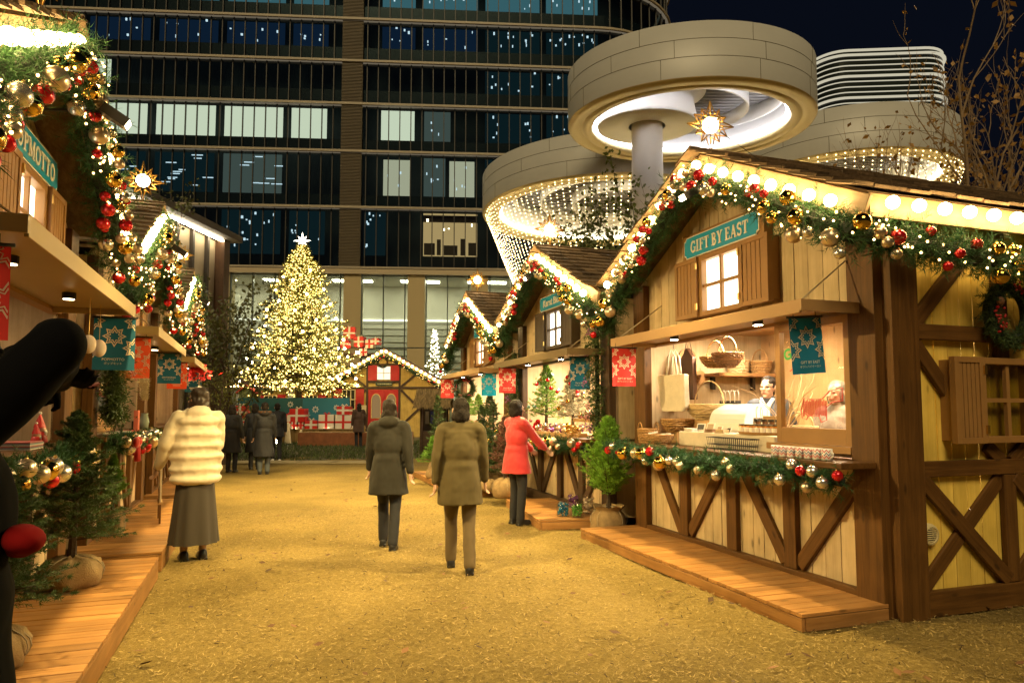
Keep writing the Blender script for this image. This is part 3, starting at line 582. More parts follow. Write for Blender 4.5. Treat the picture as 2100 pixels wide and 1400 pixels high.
def stall(label, x, y, z, rz, depth=3.5, win_off=0.0, aw=(-1.33, 1.64), awz=2.28, awd=0.6, cz=1.12, cd_=0.4, shm=SHUT, tb=TB, awm=AWN, sign=None, full=False, sash='right', slit=None, inner=True, backm=None, swid=1.3, lamp=1.0, awl=1.0, inm=None):
    inm = inm or INNER; aw_lamp = LAMP_AW if awl == 1 else emit('awning_lamp_dim%g' % awl, (1.0, 0.72, 0.36), 120 * awl)
    t = thing("market_stall", label, "market stall", (x, y, z), rz, "timber framed gabled market stalls")
    Wd = 1.79; op0, op1, oz0, oz1 = -1.50, 1.54, cz + 0.04, 2.30
    # walls
    fw = MB(); planks(fw, -Wd + 0.2, Wd - 0.2, 0.16, lambda x: cz - 0.03, seed=1); fw.build("front_wall", PL_C, t)
    uw = MB(); planks(uw, -Wd + 0.05, Wd - 0.05, oz1, zr, seed=2); uw.build("gable_wall", PL_C, t)
    if op1 < Wd - 0.2: MB().box(op1, Wd - 0.2, 0.0, 0.03, cz + 0.02, oz1 - 0.002).build("jamb", PL_C, t)
    sw_ = MB().box(-Wd + 0.03, -Wd + 0.06, 0.03, depth, 0.1, 2.98); sw_.build("side_wall", PL_C if not full else PL_C, t)
    if not full: MB().box(Wd - 0.06, Wd - 0.03, 0.03, depth, 0.1, 2.98).build("side_wall", PL_C, t)
    MB().box(-Wd, Wd, depth, depth + 0.04, 0.05, 3.0).build("back_wall", PL_C, t)
    # timber frame
    for sx in (-1, 1):
        timber("corner_post", (sx * (Wd - 0.125), -0.03, 0.0), (sx * (Wd - 0.125), -0.03, 2.98), 0.25, 0.10, tb, t)
    timber("base_rail", (-Wd + 0.25, -0.03, 0.09), (Wd - 0.25, -0.03, 0.09), 0.15, 0.09, tb, t)
    tz = cz - 0.04
    xs_ = (-0.80, 0.02, 0.81)
    for px in xs_: timber("post", (px, -0.02, 0.165), (px, -0.02, tz), 0.15, 0.07, tb, t)
    for (a, b_) in ((-1.47, -0.88), (-0.05, -0.72), (0.10, 0.73), (1.60, 0.89)):
        timber("brace", (a, -0.012, tz - 0.02), (b_, -0.012, 0.20), 0.12, 0.055, tb, t)
    # counter
    co = MB().box(-Wd - 0.06, Wd - 0.03, -cd_, 0.35, cz - 0.045, cz).build("counter", TB, t, bevel=0.006)
    MB().box(-1.5, 1.5, 0.35, 0.9, cz - 0.045, cz).build("worktop", inm, t)
    # opening frame
    hd = MB(); hd.box(op0, op1, -0.03, 0.06, oz1 - 0.06, oz1); hd.build("lintel", shm, t)
    if sash:
        sx0, sx1 = (0.70, 1.53) if sash == 'right' else (-1.5, -0.70)
        s = MB(); f = 0.06; s0, s1 = cz + 0.10, oz1 - 0.062
        s.box(sx0, sx0 + f, -0.06, -0.01, s0, s1); s.box(sx1 - f, sx1, -0.06, -0.01, s0, s1); s.box(sx0 + f, sx1 - f, -0.06, -0.01, s1 - f, s1); s.box(sx0 + f, sx1 - f, -0.06, -0.01, s0, s0 + 0.13)
        so_ = s.build("sash", shm, t, bevel=0.004)
        MB().box(sx0 + f, sx1 - f, -0.035, -0.031, s0 + 0.13, s1 - f).build("glass", glass("sash_glass", (0.95, 0.95, 0.92), 0.06), so_)
        MB().box(sx0 - 0.12, sx1, -0.08, 0.0, s0 - 0.06, s0 - 0.004).build("sill", shm, t, bevel=0.004)
        MB().box(sx0, sx1, -0.005, 0.02, cz + 0.01, s0 - 0.06).build("apron_board", PL_C, t)
    # awning
    a0, a1 = aw; A = MB(); A.box(a0, a1, -awd, -0.032, awz - 0.012, awz + 0.012); A.box(a0, a1, -awd - 0.02, -awd, awz - 0.075, awz + 0.025); A.box(a0 - 0.02, a0, -awd - 0.02, -0.03, awz - 0.06, awz + 0.025); A.box(a1, a1 + 0.02, -awd - 0.02, -0.03, awz - 0.06, awz + 0.025)
    ao = A.build("awning", awm, t, bevel=0.003)
    for ax in (a0 + 0.06, a1 - 0.06):
        MB().tube([(ax, -awd + 0.04, awz + 0.02), (ax * 0.98, -0.01, awz + 0.42)], 0.006, 5).build("stay_rope", ROPE, ao)
    for ax in ((a0 * 0.72 + a1 * 0.28), (a0 * 0.28 + a1 * 0.72)):
        lb = MB().lathe([(0.0, -0.045), (0.045, -0.045), (0.045, -0.0)], (ax, -0.32, awz - 0.013), 12).build("downlight", BLACK, ao)
        MB().lathe([(0.0, -0.048), (0.036, -0.048), (0.036, -0.0461)], (ax, -0.32, awz - 0.013), 12).build("lamp", aw_lamp, lb)
    # window and sign above
    window_set(t, win_off, 2.50, 3.02, 0.29, 0.40, shm, 0.0)
    if sign: sign_board(t, win_off, 3.20, swid - 0.1, sign[0], backm or SHUT, size=sign[1], tw=sign[2])
    # roof, bargeboards with bulbs
    for sd_ in (-1, 1):
        link("roof", roof_mesh(sd_, depth + 0.25), t)
        ca = 1 / math.sqrt(1 + SL * SL); dx, dz = sd_ * ca, -SL * ca
        bg_ = timber("bargeboard", (0, -0.325, 3.915), (sd_ * 2.0, -0.325, 3.915 - SL * 2.0), 0.17, 0.03, BARGE, t, bevel=0.004)
        inv = BEAM_MATRIX.inverted()
        for i in range(9):
            u = 0.13 + i * 0.232
            bo = link("bulb", me_bulb, bg_); bo.location = inv @ Vector((dx * u, -0.435, 3.90 + dz * u))
    # interior
    if inner:
        MB().box(-Wd + 0.07, Wd - 0.07, 0.04, depth - 0.02, 0.10, 0.14).build("floor", inm, t)
        MB().box(-Wd + 0.065, Wd - 0.065, 1.75, 1.80, 0.14, 2.45).build("partition", inm, t)
        MB().box(-Wd + 0.065, Wd - 0.065, 0.06, 1.80, 2.45, 2.49).build("ceiling", inm, t)
        for lx in (-0.75, 0.75):
            lo = MB().box(lx - 0.35, lx + 0.35, 0.55, 0.75, 2.415, 2.448).build("ceiling_lamp_or_glint", BLACK, t)
            MB().box(lx - 0.33, lx + 0.33, 0.57, 0.73, 2.408, 2.414).build("diffuser", LAMP_IN if lamp == 1 else emit("stall_lamp_dim", (1.0, 0.72, 0.4), 150 * lamp), lo)
    if full: side_wall_full(t, depth, tb, shm)
    return t
def side_wall_full(t, depth, tb, shm):
    D = depth; fx = lambda v: (1.79 - v[1], v[0], v[2])       # (along the depth, out of the wall, z)
    sw = MB(); planks(sw, 0.02, D, 0.10, lambda x: 2.98, seed=7, axis='y'); sw.build("side_wall", PL_Y, t)
    def tm(name, p0, p1, wd, th=0.05, off=0.03): return timber(name, (1.79 + off, p0[0], p0[1]), (1.79 + off, p1[0], p1[1]), wd, th, tb, t, nrm=(1, 0, 0))
    tm("corner_post", (0.13, 0.0), (0.13, 2.95), 0.26, 0.09, 0.035)
    tm("rail", (0.26, 2.08), (D, 2.08), 0.115, 0.05, 0.032); tm("rail", (0.26, 1.065), (D, 1.065), 0.115, 0.05, 0.032); tm("base_rail", (0.26, 0.10), (D, 0.10), 0.18, 0.06, 0.035)
    for yy in (1.16, 2.5): tm("post", (yy, 2.138), (yy, 2.9), 0.13, 0.045); tm("post", (yy, 1.90), (yy, 2.02), 0.13, 0.045); tm("post", (yy, 0.195), (yy, 1.005), 0.13, 0.045)
    tm("brace", (0.24, 2.12), (0.85, 2.72), 0.115, 0.04); tm("brace", (2.05, 2.12), (1.4, 2.72), 0.115, 0.04)
    tm("brace", (0.24, 2.02), (0.62, 1.58), 0.11, 0.04, 0.024); tm("brace", (0.95, 1.23), (1.11, 1.10), 0.1, 0.04); tm("brace", (1.37, 1.23), (1.21, 1.10), 0.1, 0.04)
    for a in (0.27, 1.22):
        tm("brace", (a, 0.99), (a + 0.84, 0.21), 0.115, 0.035, 0.040); tm("brace", (a, 0.21), (a + 0.84, 0.99), 0.115, 0.03, 0.016)
    window_set(t, 1.12, 1.30, 1.845, 0.255, 0.30, shm, 0.0, lit=False, fx=fx)
    v = MB(); v.add([fx(p) for p in MB().lathe([(0, 0)], n=3).v], [])
    vt = MB(); n = 20
    ring = lambda r, o: [(0.34 + r * math.cos(2 * PI * k / n), -o, 0.59 + r * math.sin(2 * PI * k / n)) for k in range(n)]
    prof = [(0.082, 0.0), (0.082, 0.025), (0.072, 0.045), (0.058, 0.05), (0.052, 0.035)]
    vs = []; [vs.extend(fx(p) for p in ring(r, o)) for r, o in prof]
    vt.add(vs, [(i * n + k, i * n + (k + 1) % n, (i + 1) * n + (k + 1) % n, (i + 1) * n + k) for i in range(len(prof) - 1) for k in range(n)])
    for k in range(7):
        zz = 0.59 - 0.045 + k * 0.015; hw = math.sqrt(max(1e-5, 0.053 ** 2 - (zz - 0.59) ** 2)); m2 = MB().box(0.34 - hw, 0.34 + hw, -0.046, -0.038, zz - 0.0035, zz + 0.0035); vt.add([fx(p) for p in m2.v], m2.f)
    vt.build("vent", mat("cream_plastic", (0.62, 0.52, 0.28), 0.4), t); 
    m2 = MB().box(0.29, 0.39, -0.006, -0.002, 0.54, 0.64); MB().add([fx(p) for p in m2.v], m2.f).build("vent_hole", BLACK, t)
    # eave board with bulbs along the side
    eb = timber("eave_board", (1.985, -0.305, 2.935), (1.985, D + 0.2, 2.935), 0.17, 0.03, BARGE, t, nrm=(1, 0, 0), bevel=0.004); inv = BEAM_MATRIX.inverted()
    for i in range(15): link("bulb", me_bulb, eb).location = inv @ Vector((2.095, -0.20 + i * 0.243, 2.93))
    MB().box(1.80, 1.97, -0.3, D + 0.2, 2.985, 3.0).build("soffit", TB, t)
RZ, LZ = R(-90), R(91.5)
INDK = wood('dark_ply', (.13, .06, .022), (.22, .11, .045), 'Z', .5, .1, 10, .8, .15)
R1 = stall("nearest right stall, cream planks with tan shutters, open window full of baskets and two sellers", 4.2, 5.65, 0, RZ, 3.5, 0.0, sign=("GIFT BY EAST", 0.165, 0.94), full=True, backm=SHUT)
R2 = stall("middle right stall with dark brown shutters and heaps of glittering ornaments on its counter", 4.17, 9.84, 0, RZ, 3.5, 0.0, awm=AWND, shm=SHUTD, sign=("Kerst Bloem", 0.16, 0.86), tb=TBD, aw=(-1.5, 1.64), sash=None)
R3 = stall("farthest right stall with tan shutters, potted firs on its counter and in front", 4.26, 14.25, 0, RZ, 3.5, 0.0, sign=("CAMILLE", 0.135, 0.62), sash=None, swid=1.1, aw=(-1.5, 1.64))
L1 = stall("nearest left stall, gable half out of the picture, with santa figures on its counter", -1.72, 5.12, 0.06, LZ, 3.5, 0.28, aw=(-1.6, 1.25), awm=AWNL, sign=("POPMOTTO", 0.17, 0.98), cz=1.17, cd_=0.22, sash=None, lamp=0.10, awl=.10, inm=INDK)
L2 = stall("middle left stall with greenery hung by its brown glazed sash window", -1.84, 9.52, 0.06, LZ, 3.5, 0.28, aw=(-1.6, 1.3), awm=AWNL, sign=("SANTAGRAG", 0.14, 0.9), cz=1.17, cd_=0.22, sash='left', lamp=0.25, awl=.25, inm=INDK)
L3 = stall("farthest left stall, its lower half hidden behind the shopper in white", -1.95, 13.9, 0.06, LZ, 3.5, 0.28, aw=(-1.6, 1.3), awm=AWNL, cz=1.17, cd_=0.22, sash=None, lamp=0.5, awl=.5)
# ------------------------------------------------------------------ wooden decks in front of the stalls
def deck(label, x, y, rz, x0, x1, y0, h, y1=0.0):
    t = thing("wooden_deck", label, "deck", (x, y, 0), rz, "low wooden decks in front of the stalls"); n = max(1, int((x1 - x0) / 0.118)); st = (x1 - x0) / n
    mb = MB(); q = random.Random(int(x * 100))
    for i in range(n): 
        dz = q.uniform(-0.002, 0.002); mb.box(y0, y1, -(x0 + (i + 1) * st) + 0.003, -(x0 + i * st) - 0.003, h - 0.026 + dz, h + dz)
    o = mb.build("deck_boards", DECK, t, bevel=0.003); o.rotation_euler = (0, 0, R(90)); 
    timber("front_board", (x0 + 0.01, y0 + 0.015, h / 2 - 0.015), (x1 - 0.01, y0 + 0.015, h / 2 - 0.015), h - 0.03, 0.03, DECK, t)
    for xx in (x0 + 0.017, x1 - 0.017): timber("end_board", (xx, y0 + 0.032, h / 2 - 0.015), (xx, y1, h / 2 - 0.015), h - 0.03, 0.03, DECK, t, nrm=(1, 0, 0))
    return t
deck("long reddish deck board step at the nearest right stall", 4.15, 5.65, RZ, -1.79, 1.80, -0.76, 0.122)
deck("short reddish deck with jars of baubles standing on it, between two right stalls", 4.12, 9.1, R(-97), -1.0, 1.12, -0.86, 0.125)
deck("low dark platform carrying the potted firs of the farthest right stall", 4.2, 13.0, RZ, -2.6, 1.55, -1.25, 0.11)
deck("nearest left deck with the big potted spruce on it", -1.72, 5.12, LZ, -3.6, 1.79, -0.80, 0.19)
deck("middle left deck, a step behind the nearest one, by the shopper in white", -1.84, 9.52, LZ, -2.35, 1.85, -0.80, 0.19)
deck("farthest left deck beyond the shopper in white", -1.95, 13.9, LZ, -2.1, 1.9, -0.78, 0.19)
# ------------------------------------------------------------------ garlands
NEEDLE = mat("pine_needle", (0.035, 0.10, 0.035), 0.55, island=0.45, spec=0.3, trans=0.15); NEEDLE2 = mat("spruce_needle", (0.05, 0.085, 0.025), 0.6, island=0.5, spec=0.3, trans=0.15)
CYP = mat("cypress_green", (0.15, 0.30, 0.04), 0.6, island=0.4, spec=0.3, trans=0.2); CYP2 = mat("bright_cypress", (0.22, 0.42, 0.05), 0.6, island=0.5, spec=0.3, trans=0.2); CORE = mat("garland_core", (0.008, 0.018, 0.008), 0.9); BARK = mat("bark", (0.055, 0.035, 0.02), 0.9, var=0.3, scale=20, bump=0.5)
BRED = mat("red_bauble", (0.62, 0.012, 0.02), 0.12, metal=0.55, coat=0.6); BGOLD = mat("gold_bauble", (0.78, 0.5, 0.10), 0.10, metal=1.0); BCHAMP = mat("champagne_bauble", (0.72, 0.58, 0.42), 0.30, metal=0.9); BSILV = mat("silver_bauble", (0.72, 0.68, 0.62), 0.26, metal=0.9)
BAUB = {}
def bauble_mesh(m, r):
    k = (m.name, r)
    if k not in BAUB:
        mb = MB().sphere((0, 0, 0), r, 20, 14); mb.lathe([(0.17 * r, 0.97 * r), (0.17 * r, 1.13 * r), (0, 1.13 * r)], n=8, mi=1); mb.tube([(0.0, -0.07 * r, 1.13 * r), (0, -0.07 * r, 1.26 * r), (0, 0.07 * r, 1.26 * r), (0, 0.07 * r, 1.13 * r)], 0.018 * r + 0.0006, 4, 1)
        BAUB[k] = mb.mesh("bauble", [m, BRASS], True)
    return BAUB[k]
def resample(path, n):
    P = np.array(path, float); d = np.r_[0, np.cumsum(np.linalg.norm(np.diff(P, axis=0), axis=1))]; t = np.linspace(0, d[-1], n)
    return np.stack([np.interp(t, d, P[:, i]) for i in range(3)], 1), d[-1]
def garland(name, label, parent_loc, rz, path, rad, seed, nb, strings, sizes, group, dens=330, front=(0, -1, 0), ln=0.06, sag=(0, 0, 0)):
    rng = np.random.default_rng(seed); q = random.Random(seed); t = thing(name, label, "garland", parent_loc, rz, group)
    Pt, L = resample(path, 200); n = int(L * dens); i = rng.integers(0, 199, n); base = Pt[i] + rng.normal(size=(n, 3)) * rad * 0.28
    tan = unit(Pt[np.minimum(i + 1, 199)] - Pt[i]); rd = unit(rng.normal(size=(n, 3))); rd = unit(rd - tan * (rd * tan).sum(1, keepdims=True)); sgn = rng.choice([-1, 1], n)[:, None]
    dr = unit(rd + tan * sgn * rng.uniform(0, 0.9, (n, 1)) + rng.normal(size=(n, 3)) * 0.15); tip = base + dr * rad * rng.uniform(0.55, 1.05, (n, 1))
    link("foliage", npmesh("foliage", needles(base, tip, 20, ln, 0.0055, rng, 0.9, 0.2), 3, NEEDLE), t)
    MB().tube([tuple(p) for p in Pt[::12]] + [tuple(Pt[-1])], rad * 0.38, 7).build("core", CORE, t)
    F = np.array(front, float)
    def spot(out):
        k = q.random(); p = Pt[int(k * 198)]; u = np.array([q.gauss(0, 1), q.gauss(0, 1), q.gauss(0, 1)]); u = u / np.linalg.norm(u); u = u * np.array([1, 1, 1]) + F * 1.1; u = u / np.linalg.norm(u); return p + u * rad * out
    placed = []
    for k in range(nb):
        for _ in range(30):
            p = spot(0.9); m, r = q.choice(sizes)
            if all(np.linalg.norm(p - a) > r + b for a, b in placed): break
        placed.append((p, r)); o = link("bauble", bauble_mesh(m, r), t, p + np.array([0, 0, -0.02])); o.rotation_euler = (q.uniform(-.3, .3), q.uniform(-.3, .3), 0)
    for k in range(strings):
        mb = MB(); pts = sorted([spot(q.uniform(0.7, 1.1)) for _ in range(24)], key=lambda p: p[0] * 1.0 + p[1])
        for p in pts: mb.sphere(p, 0.0085, 6, 4)
        mb.tube(pts, 0.0016, 3, 1); mb.build("light_string", [FAIRY, mwire], t)
    return t
def copy_thing(t, loc, rz, label):
    r = t.copy(); C.objects.link(r); r.location = loc; r.rotation_euler = (0, 0, rz); r["label"] = label
    for c in list(t.children):
        d = c.copy(); C.objects.link(d); d.parent = r
        for g in list(c.children): e = g.copy(); C.objects.link(e); e.parent = d
    return r
SZ = [(BRED, 0.042), (BRED, 0.055), (BGOLD, 0.05), (BGOLD, 0.062), (BCHAMP, 0.05), (BCHAMP, 0.068), (BSILV, 0.06), (BSILV, 0.042), (BCHAMP, 0.04), (BRED, 0.036)]
GP = [(-2.0, -0.40, 2.50), (-1.75, -0.40, 2.68), (-1.4, -0.39, 3.02), (-0.7, -0.39, 3.42), (0, -0.39, 3.77), (0.7, -0.39, 3.42), (1.4, -0.39, 3.03), (1.95, -0.40, 2.72)]
STALLS = [(4.2, 5.65, 0, RZ), (4.17, 9.84, 0, RZ), (4.26, 14.25, 0, RZ), (-1.72, 5.12, 0.06, LZ), (-1.84, 9.52, 0.06, LZ), (-1.95, 13.9, 0.06, LZ)]
GL = ["lit garland of pine and baubles on the gable of the nearest right stall", "lit pine garland on the gable of the middle right stall with dark shutters", "lit pine garland on the small gable of the farthest right stall",
      "big lit pine garland on the gable cut by the left picture edge", "lit pine garland on the gable of the middle left stall", "lit pine garland on the farthest left gable, by the pavilion"]
g0 = garland("gable_garland", GL[0], STALLS[0][:3], RZ, GP, 0.175, 11, 46, 5, SZ, "lit garlands along the stall gables")
for s_, lb in list(zip(STALLS, GL))[1:3]: copy_thing(g0, s_[:3], s_[3], lb)
g1 = garland("gable_garland", GL[3], STALLS[3][:3], LZ, [(x, y, z + 0.10 * max(0, 1 - abs(x) / 1.6) - 0.02) for x, y, z in GP], 0.185, 15, 66, 8, SZ, "lit garlands along the stall gables", front=(0, -0.7, -0.9))
for s_, lb in list(zip(STALLS, GL))[4:]: copy_thing(g1, s_[:3], s_[3], lb)
garland("eave_garland", "lit garland of pine and baubles along the side eave of the nearest right stall", STALLS[0][:3], RZ, [(1.98, -0.4, 2.72), (2.02, 0.2, 2.66), (2.03, 0.8, 2.61), (2.03, 1.5, 2.60), (2.03, 3.4, 2.62)], 0.15, 12, 30, 4, SZ, "lit garlands along the stall gables", front=(1, 0, 0))
SZC = [(BRED, 0.04), (BRED, 0.05), (BGOLD, 0.055), (BGOLD, 0.066), (BCHAMP, 0.06), (BSILV, 0.066), (BSILV, 0.045), (BCHAMP, 0.04)]
CG = [("pine garland with baubles under the basket covered counter", STALLS[0], 1.12, 0.44), ("pine garland with baubles under the ornament counter with dark shutters above", STALLS[1], 1.12, 0.44), ("pine garland with baubles under the potted fir counter of the farthest right stall", STALLS[2], 1.12, 0.44),
      ("pine garland with big baubles under the santa figure counter at left", STALLS[3], 1.17, 0.27), ("pine garland with a red bow under the counter of the middle left stall", STALLS[4], 1.17, 0.27)]
for i, (lb, s_, cz, cd_) in enumerate(CG):
    pth = [(-1.8, -cd_, cz - 0.05), (-1.0, -cd_ - 0.02, cz - 0.09), (0, -cd_ - 0.02, cz - 0.11), (1.0, -cd_ - 0.02, cz - 0.09), (1.72, -cd_ + 0.08, cz - 0.13)]
    gt = garland("counter_garland", lb, s_[:3], s_[3], pth, 0.105, 31 + i, 24, 0, SZC, "pine garlands under the stall counters", dens=300, ln=0.05)
    if i == 4:
        BOW = mat("red_velvet", (0.55, 0.01, 0.012), 0.8, sheen=0.5); bw = MB()
        for a in (-1, 1): bw.sphere((-1.35 + a * 0.075, -0.42, 1.10), 0.075, 12, 8, sq=(1, 0.5, 0.8)); bw.bar((-1.35, -0.42, 1.1), (-1.35 + a * 0.06, -0.43, 0.9), 0.05, 0.012)
        bw.sphere((-1.35, -0.44, 1.10), 0.03, 8, 6); bw.build("bow", BOW, gt, True)
# ------------------------------------------------------------------ stars on the ridges
STARM = mat("gold_metal", (0.42, 0.25, 0.055), 0.4, metal=0.8)
def star(label, p, rz, s=1.0):
    t = thing("star_ornament", label, "star lamp", p, rz, "gold framed star lamps on the roof ridges"); cz = 0.29 * s
    fr = MB()
    for k in range(12):
        a = 2 * PI * k / 12 + PI / 2; Rr = (0.25 if k % 3 == 0 else 0.19 if k % 3 == 1 else 0.20) * s
        if k == 6: Rr = 0.29 * s
        tip = Vector((Rr * math.cos(a), 0, cz + Rr * math.sin(a)))
        for sg in (-1, 1):
            b_ = a + sg * PI / 12; q_ = 0.105 * s
            for yy in (-0.045, 0.045): fr.bar((q_ * math.cos(b_), yy * s, cz + q_ * math.sin(b_)), tip, 0.0085 * s, 0.0085 * s)
    for dy in (-1, 1):
        for k in range(4): a = PI / 4 + k * PI / 2; fr.bar((0.09 * s * math.cos(a), 0.05 * s * dy, cz + 0.09 * s * math.sin(a)), (0, 0.19 * s * dy, cz), 0.011 * s, 0.011 * s)
    fr.box(-0.05 * s, 0.05 * s, -0.05 * s, 0.05 * s, -0.03, 0.012); fr.build("frame", STARM, t)
    MB().sphere((0, 0, cz), 0.08 * s, 16, 12).build("globe", GLOBE, t, True)
    wr = MB()
    wr.tube([(0, 0, cz), (0, 0.95, -0.44)], 0.0025, 4); wr.tube([(0, 0, cz), (0, -0.95, -0.44)], 0.0025, 4)
    wr.build("guy_wire", mwire, t)
def loc2w(s_, x, y, z): c, n = math.cos(s_[3]), math.sin(s_[3]); return (s_[0] + c * x - n * y, s_[1] + n * x + c * y, s_[2] + z)
for s_, lb in zip(STALLS, ["gold star lamp on the nearest right ridge, in front of the high canopy", "gold star lamp on the ridge of the middle right stall", "gold star lamp on the ridge of the farthest right stall", "gold star lamp cut by the top of the picture at left", "gold star lamp on the ridge of the middle left stall", "gold star lamp on the farthest left ridge, before the pavilion"]):
    star(lb, loc2w(s_, 0, -0.18, 4.03), R(-8) if s_[0] > 0 else R(6))
# ------------------------------------------------------------------ banners under the awnings
CREAM = mat("cream_print", (0.72, 0.58, 0.40), 0.7); GOLDP = mat("pale_gold_print", (0.66, 0.55, 0.30), 0.6)
def clip(poly, x0, x1, z0, z1):
    def cut(ps, f, g):
        o = []
        for i in range(len(ps)):
            a, b_ = ps[i - 1], ps[i]; fa, fb = f(a), f(b_)
            if (fa >= 0) != (fb >= 0): k = fa / (fa - fb); o.append((a[0] + (b_[0] - a[0]) * k, a[1] + (b_[1] - a[1]) * k))
            if fb >= 0: o.append(b_)
        return o
    for f in (lambda p: p[0] - x0, lambda p: x1 - p[0], lambda p: p[1] - z0, lambda p: z1 - p[1]):
        poly = cut(poly, f, None)
        if len(poly) < 3: return []
    return poly
def star_rings(cx, cz, r, npt=8):
    out = []
    for ro, ri, wd in ((1.0, 0.62, 0.13), (0.68, 0.40, 0.10)):
        O = [((ro if k % 2 == 0 else ri) * r, PI / 2 + PI * k / npt) for k in range(2 * npt)]
        o = [(cx + a * math.cos(t), cz + a * math.sin(t)) for a, t in O]; i_ = [(cx + (a - wd * r * (1.35 if k % 2 == 0 else 0.85)) * math.cos(t), cz + (a - wd * r * (1.35 if k % 2 == 0 else .85)) * math.sin(t)) for k, (a, t) in enumerate(O)]
        out += [[o[k], o[(k + 1) % (2 * npt)], i_[(k + 1) % (2 * npt)], i_[k]] for k in range(2 * npt)]
    return out
def banner(label, p, col, lines, rz=0.0, wd=0.30, ht=0.43, tilt=0.0):
    t = thing("banner", label, "banner", p, rz, "small printed banners under the awnings"); t.rotation_euler = (0, tilt, rz)
    MB().tube([(-wd / 2 - 0.015, 0, 0), (wd / 2 + 0.015, 0, 0)], 0.009, 8).build("rod", BLACK, t, True)
    hk = MB(); [hk.tube([(x, 0, 0), (x, 0, 0.05)], 0.003, 4) for x in (-wd * .35, wd * .35)]; hk.build("hook", BLACK, t)
    cl = MB(); nx, nz = 8, 10
    ph = hash(label) % 7
    yf = lambda u, v: 0.006 * math.sin(u * 9 + ph) * (0.3 + v) + 0.012 * v * math.sin(ph + u * 3)
    vs = [(-wd / 2 + wd * i / nx, yf(i / nx, j / nz), -ht * j / nz) for j in range(nz + 1) for i in range(nx + 1)]
    cl.add(vs, [(j * (nx + 1) + i, (j + 1) * (nx + 1) + i, (j + 1) * (nx + 1) + i + 1, j * (nx + 1) + i + 1) for j in range(nz) for i in range(nx)])
    co = cl.build("cloth", col, t, True); yo = -0.004
    pr = MB()
    for cx, cz, r in ((0, -0.155, 0.088), (-wd / 2 - 0.0, -0.03, 0.085), (wd / 2 + 0.0, -0.03, 0.085), (-wd / 2 + 0.005, -0.25, 0.085), (wd / 2 - 0.005, -0.25, 0.085)):
        for pl in star_rings(cx, cz, r):
            c2 = clip(pl, -wd / 2 + 0.003, wd / 2 - 0.003, -ht + 0.01, -0.012)
            if c2: 
                vv = [(x, yf((x + wd / 2) / wd, -z / ht) + yo, z) for x, z in c2]; pr.add(vv, [tuple(range(len(vv)))])
                vv = [(x, yf((x + wd / 2) / wd, -z / ht) - yo, z) for x, z in c2]; pr.add(vv, [tuple(range(len(vv)))[::-1]])
    pr.build("star_print", CREAM, co)
    if lines is None: MB().box(-.075, .075, -.024, -.020, -.352, -.34).build('print_line', CREAM, co); MB().box(-.055, .055, -.024, -.020, -.382, -.372).build('print_line', CREAM, co)
    for (tx, sz), zz in zip(lines or (), (-0.345, -0.378)):
        o = link("lettering", text_mesh(tx, sz, CREAM, 0.0, 0.0), co, (0, -0.022, zz)); o.rotation_euler = (R(90), 0, 0)
    return t
RED = mat("red_cloth", (0.55, 0.03, 0.022), 0.7, trans=0.25); TEALC = mat("teal_cloth", (0.005, 0.10, 0.17), 0.7, trans=0.25); CYAN = mat("cyan_cloth", (0.01, 0.36, 0.58), 0.7, trans=0.25); ORG = mat("orange_red_cloth", (0.75, 0.09, 0.03), 0.7, trans=0.35)
bt = lambda en, jp: [(en, 0.030), (jp, 0.022)]
GE = bt("GIFT BY EAST", "ギフトバイイースト"); KB = bt("Kerst Bloem", "ケルスト ブルーム"); CM = bt("CAMILLE", "カミーユ"); PM = bt("POPMOTTO", "ポップモット"); SG = bt("SANTAGRAG", "サンタグラグ")
banner("red banner with cream stars at the far end of the basket stall awning", (3.66, 6.83, 2.19), RED, GE)
banner("teal banner hanging tilted before the basket stall's painted sash window", (3.76, 4.16, 2.20), TEALC, GE, tilt=R(-4))
banner("teal banner half behind the hanging flowers of the ornament stall", (3.82, 8.36, 2.2), TEALC, KB)
banner("dark red banner at the far end of the ornament stall awning", (3.68, 11.0, 2.21), RED, KB)
banner("bright cyan banner above the potted firs on the counter", (3.86, 12.66, 2.2), CYAN, CM)
banner("red banner beside the round wreath at the farthest right stall", (3.70, 15.4, 2.2), RED, CM)
banner("dark teal banner at the end of the nearest left awning", (-1.26, 6.3, 2.25), TEALC, PM)
banner("bright orange red banner just behind the dark teal one at left", (-1.42, 8.05, 2.26), ORG, SG)
banner("teal banner above the head of the shopper in white, at the middle left awning end", (-1.45, 10.75, 2.30), TEALC, SG)
banner("orange banner partly behind the left teal one, above the white coated shopper", (-1.55, 12.35, 2.27), ORG, None)
banner("small teal banner at the farthest left awning, with a red poinsettia in front", (-1.58, 15.0, 2.28), TEALC, None)
banner("large red banner with cream stars cut by the left picture edge", (-1.30, 3.62, 2.24), RED, PM, wd=0.3)
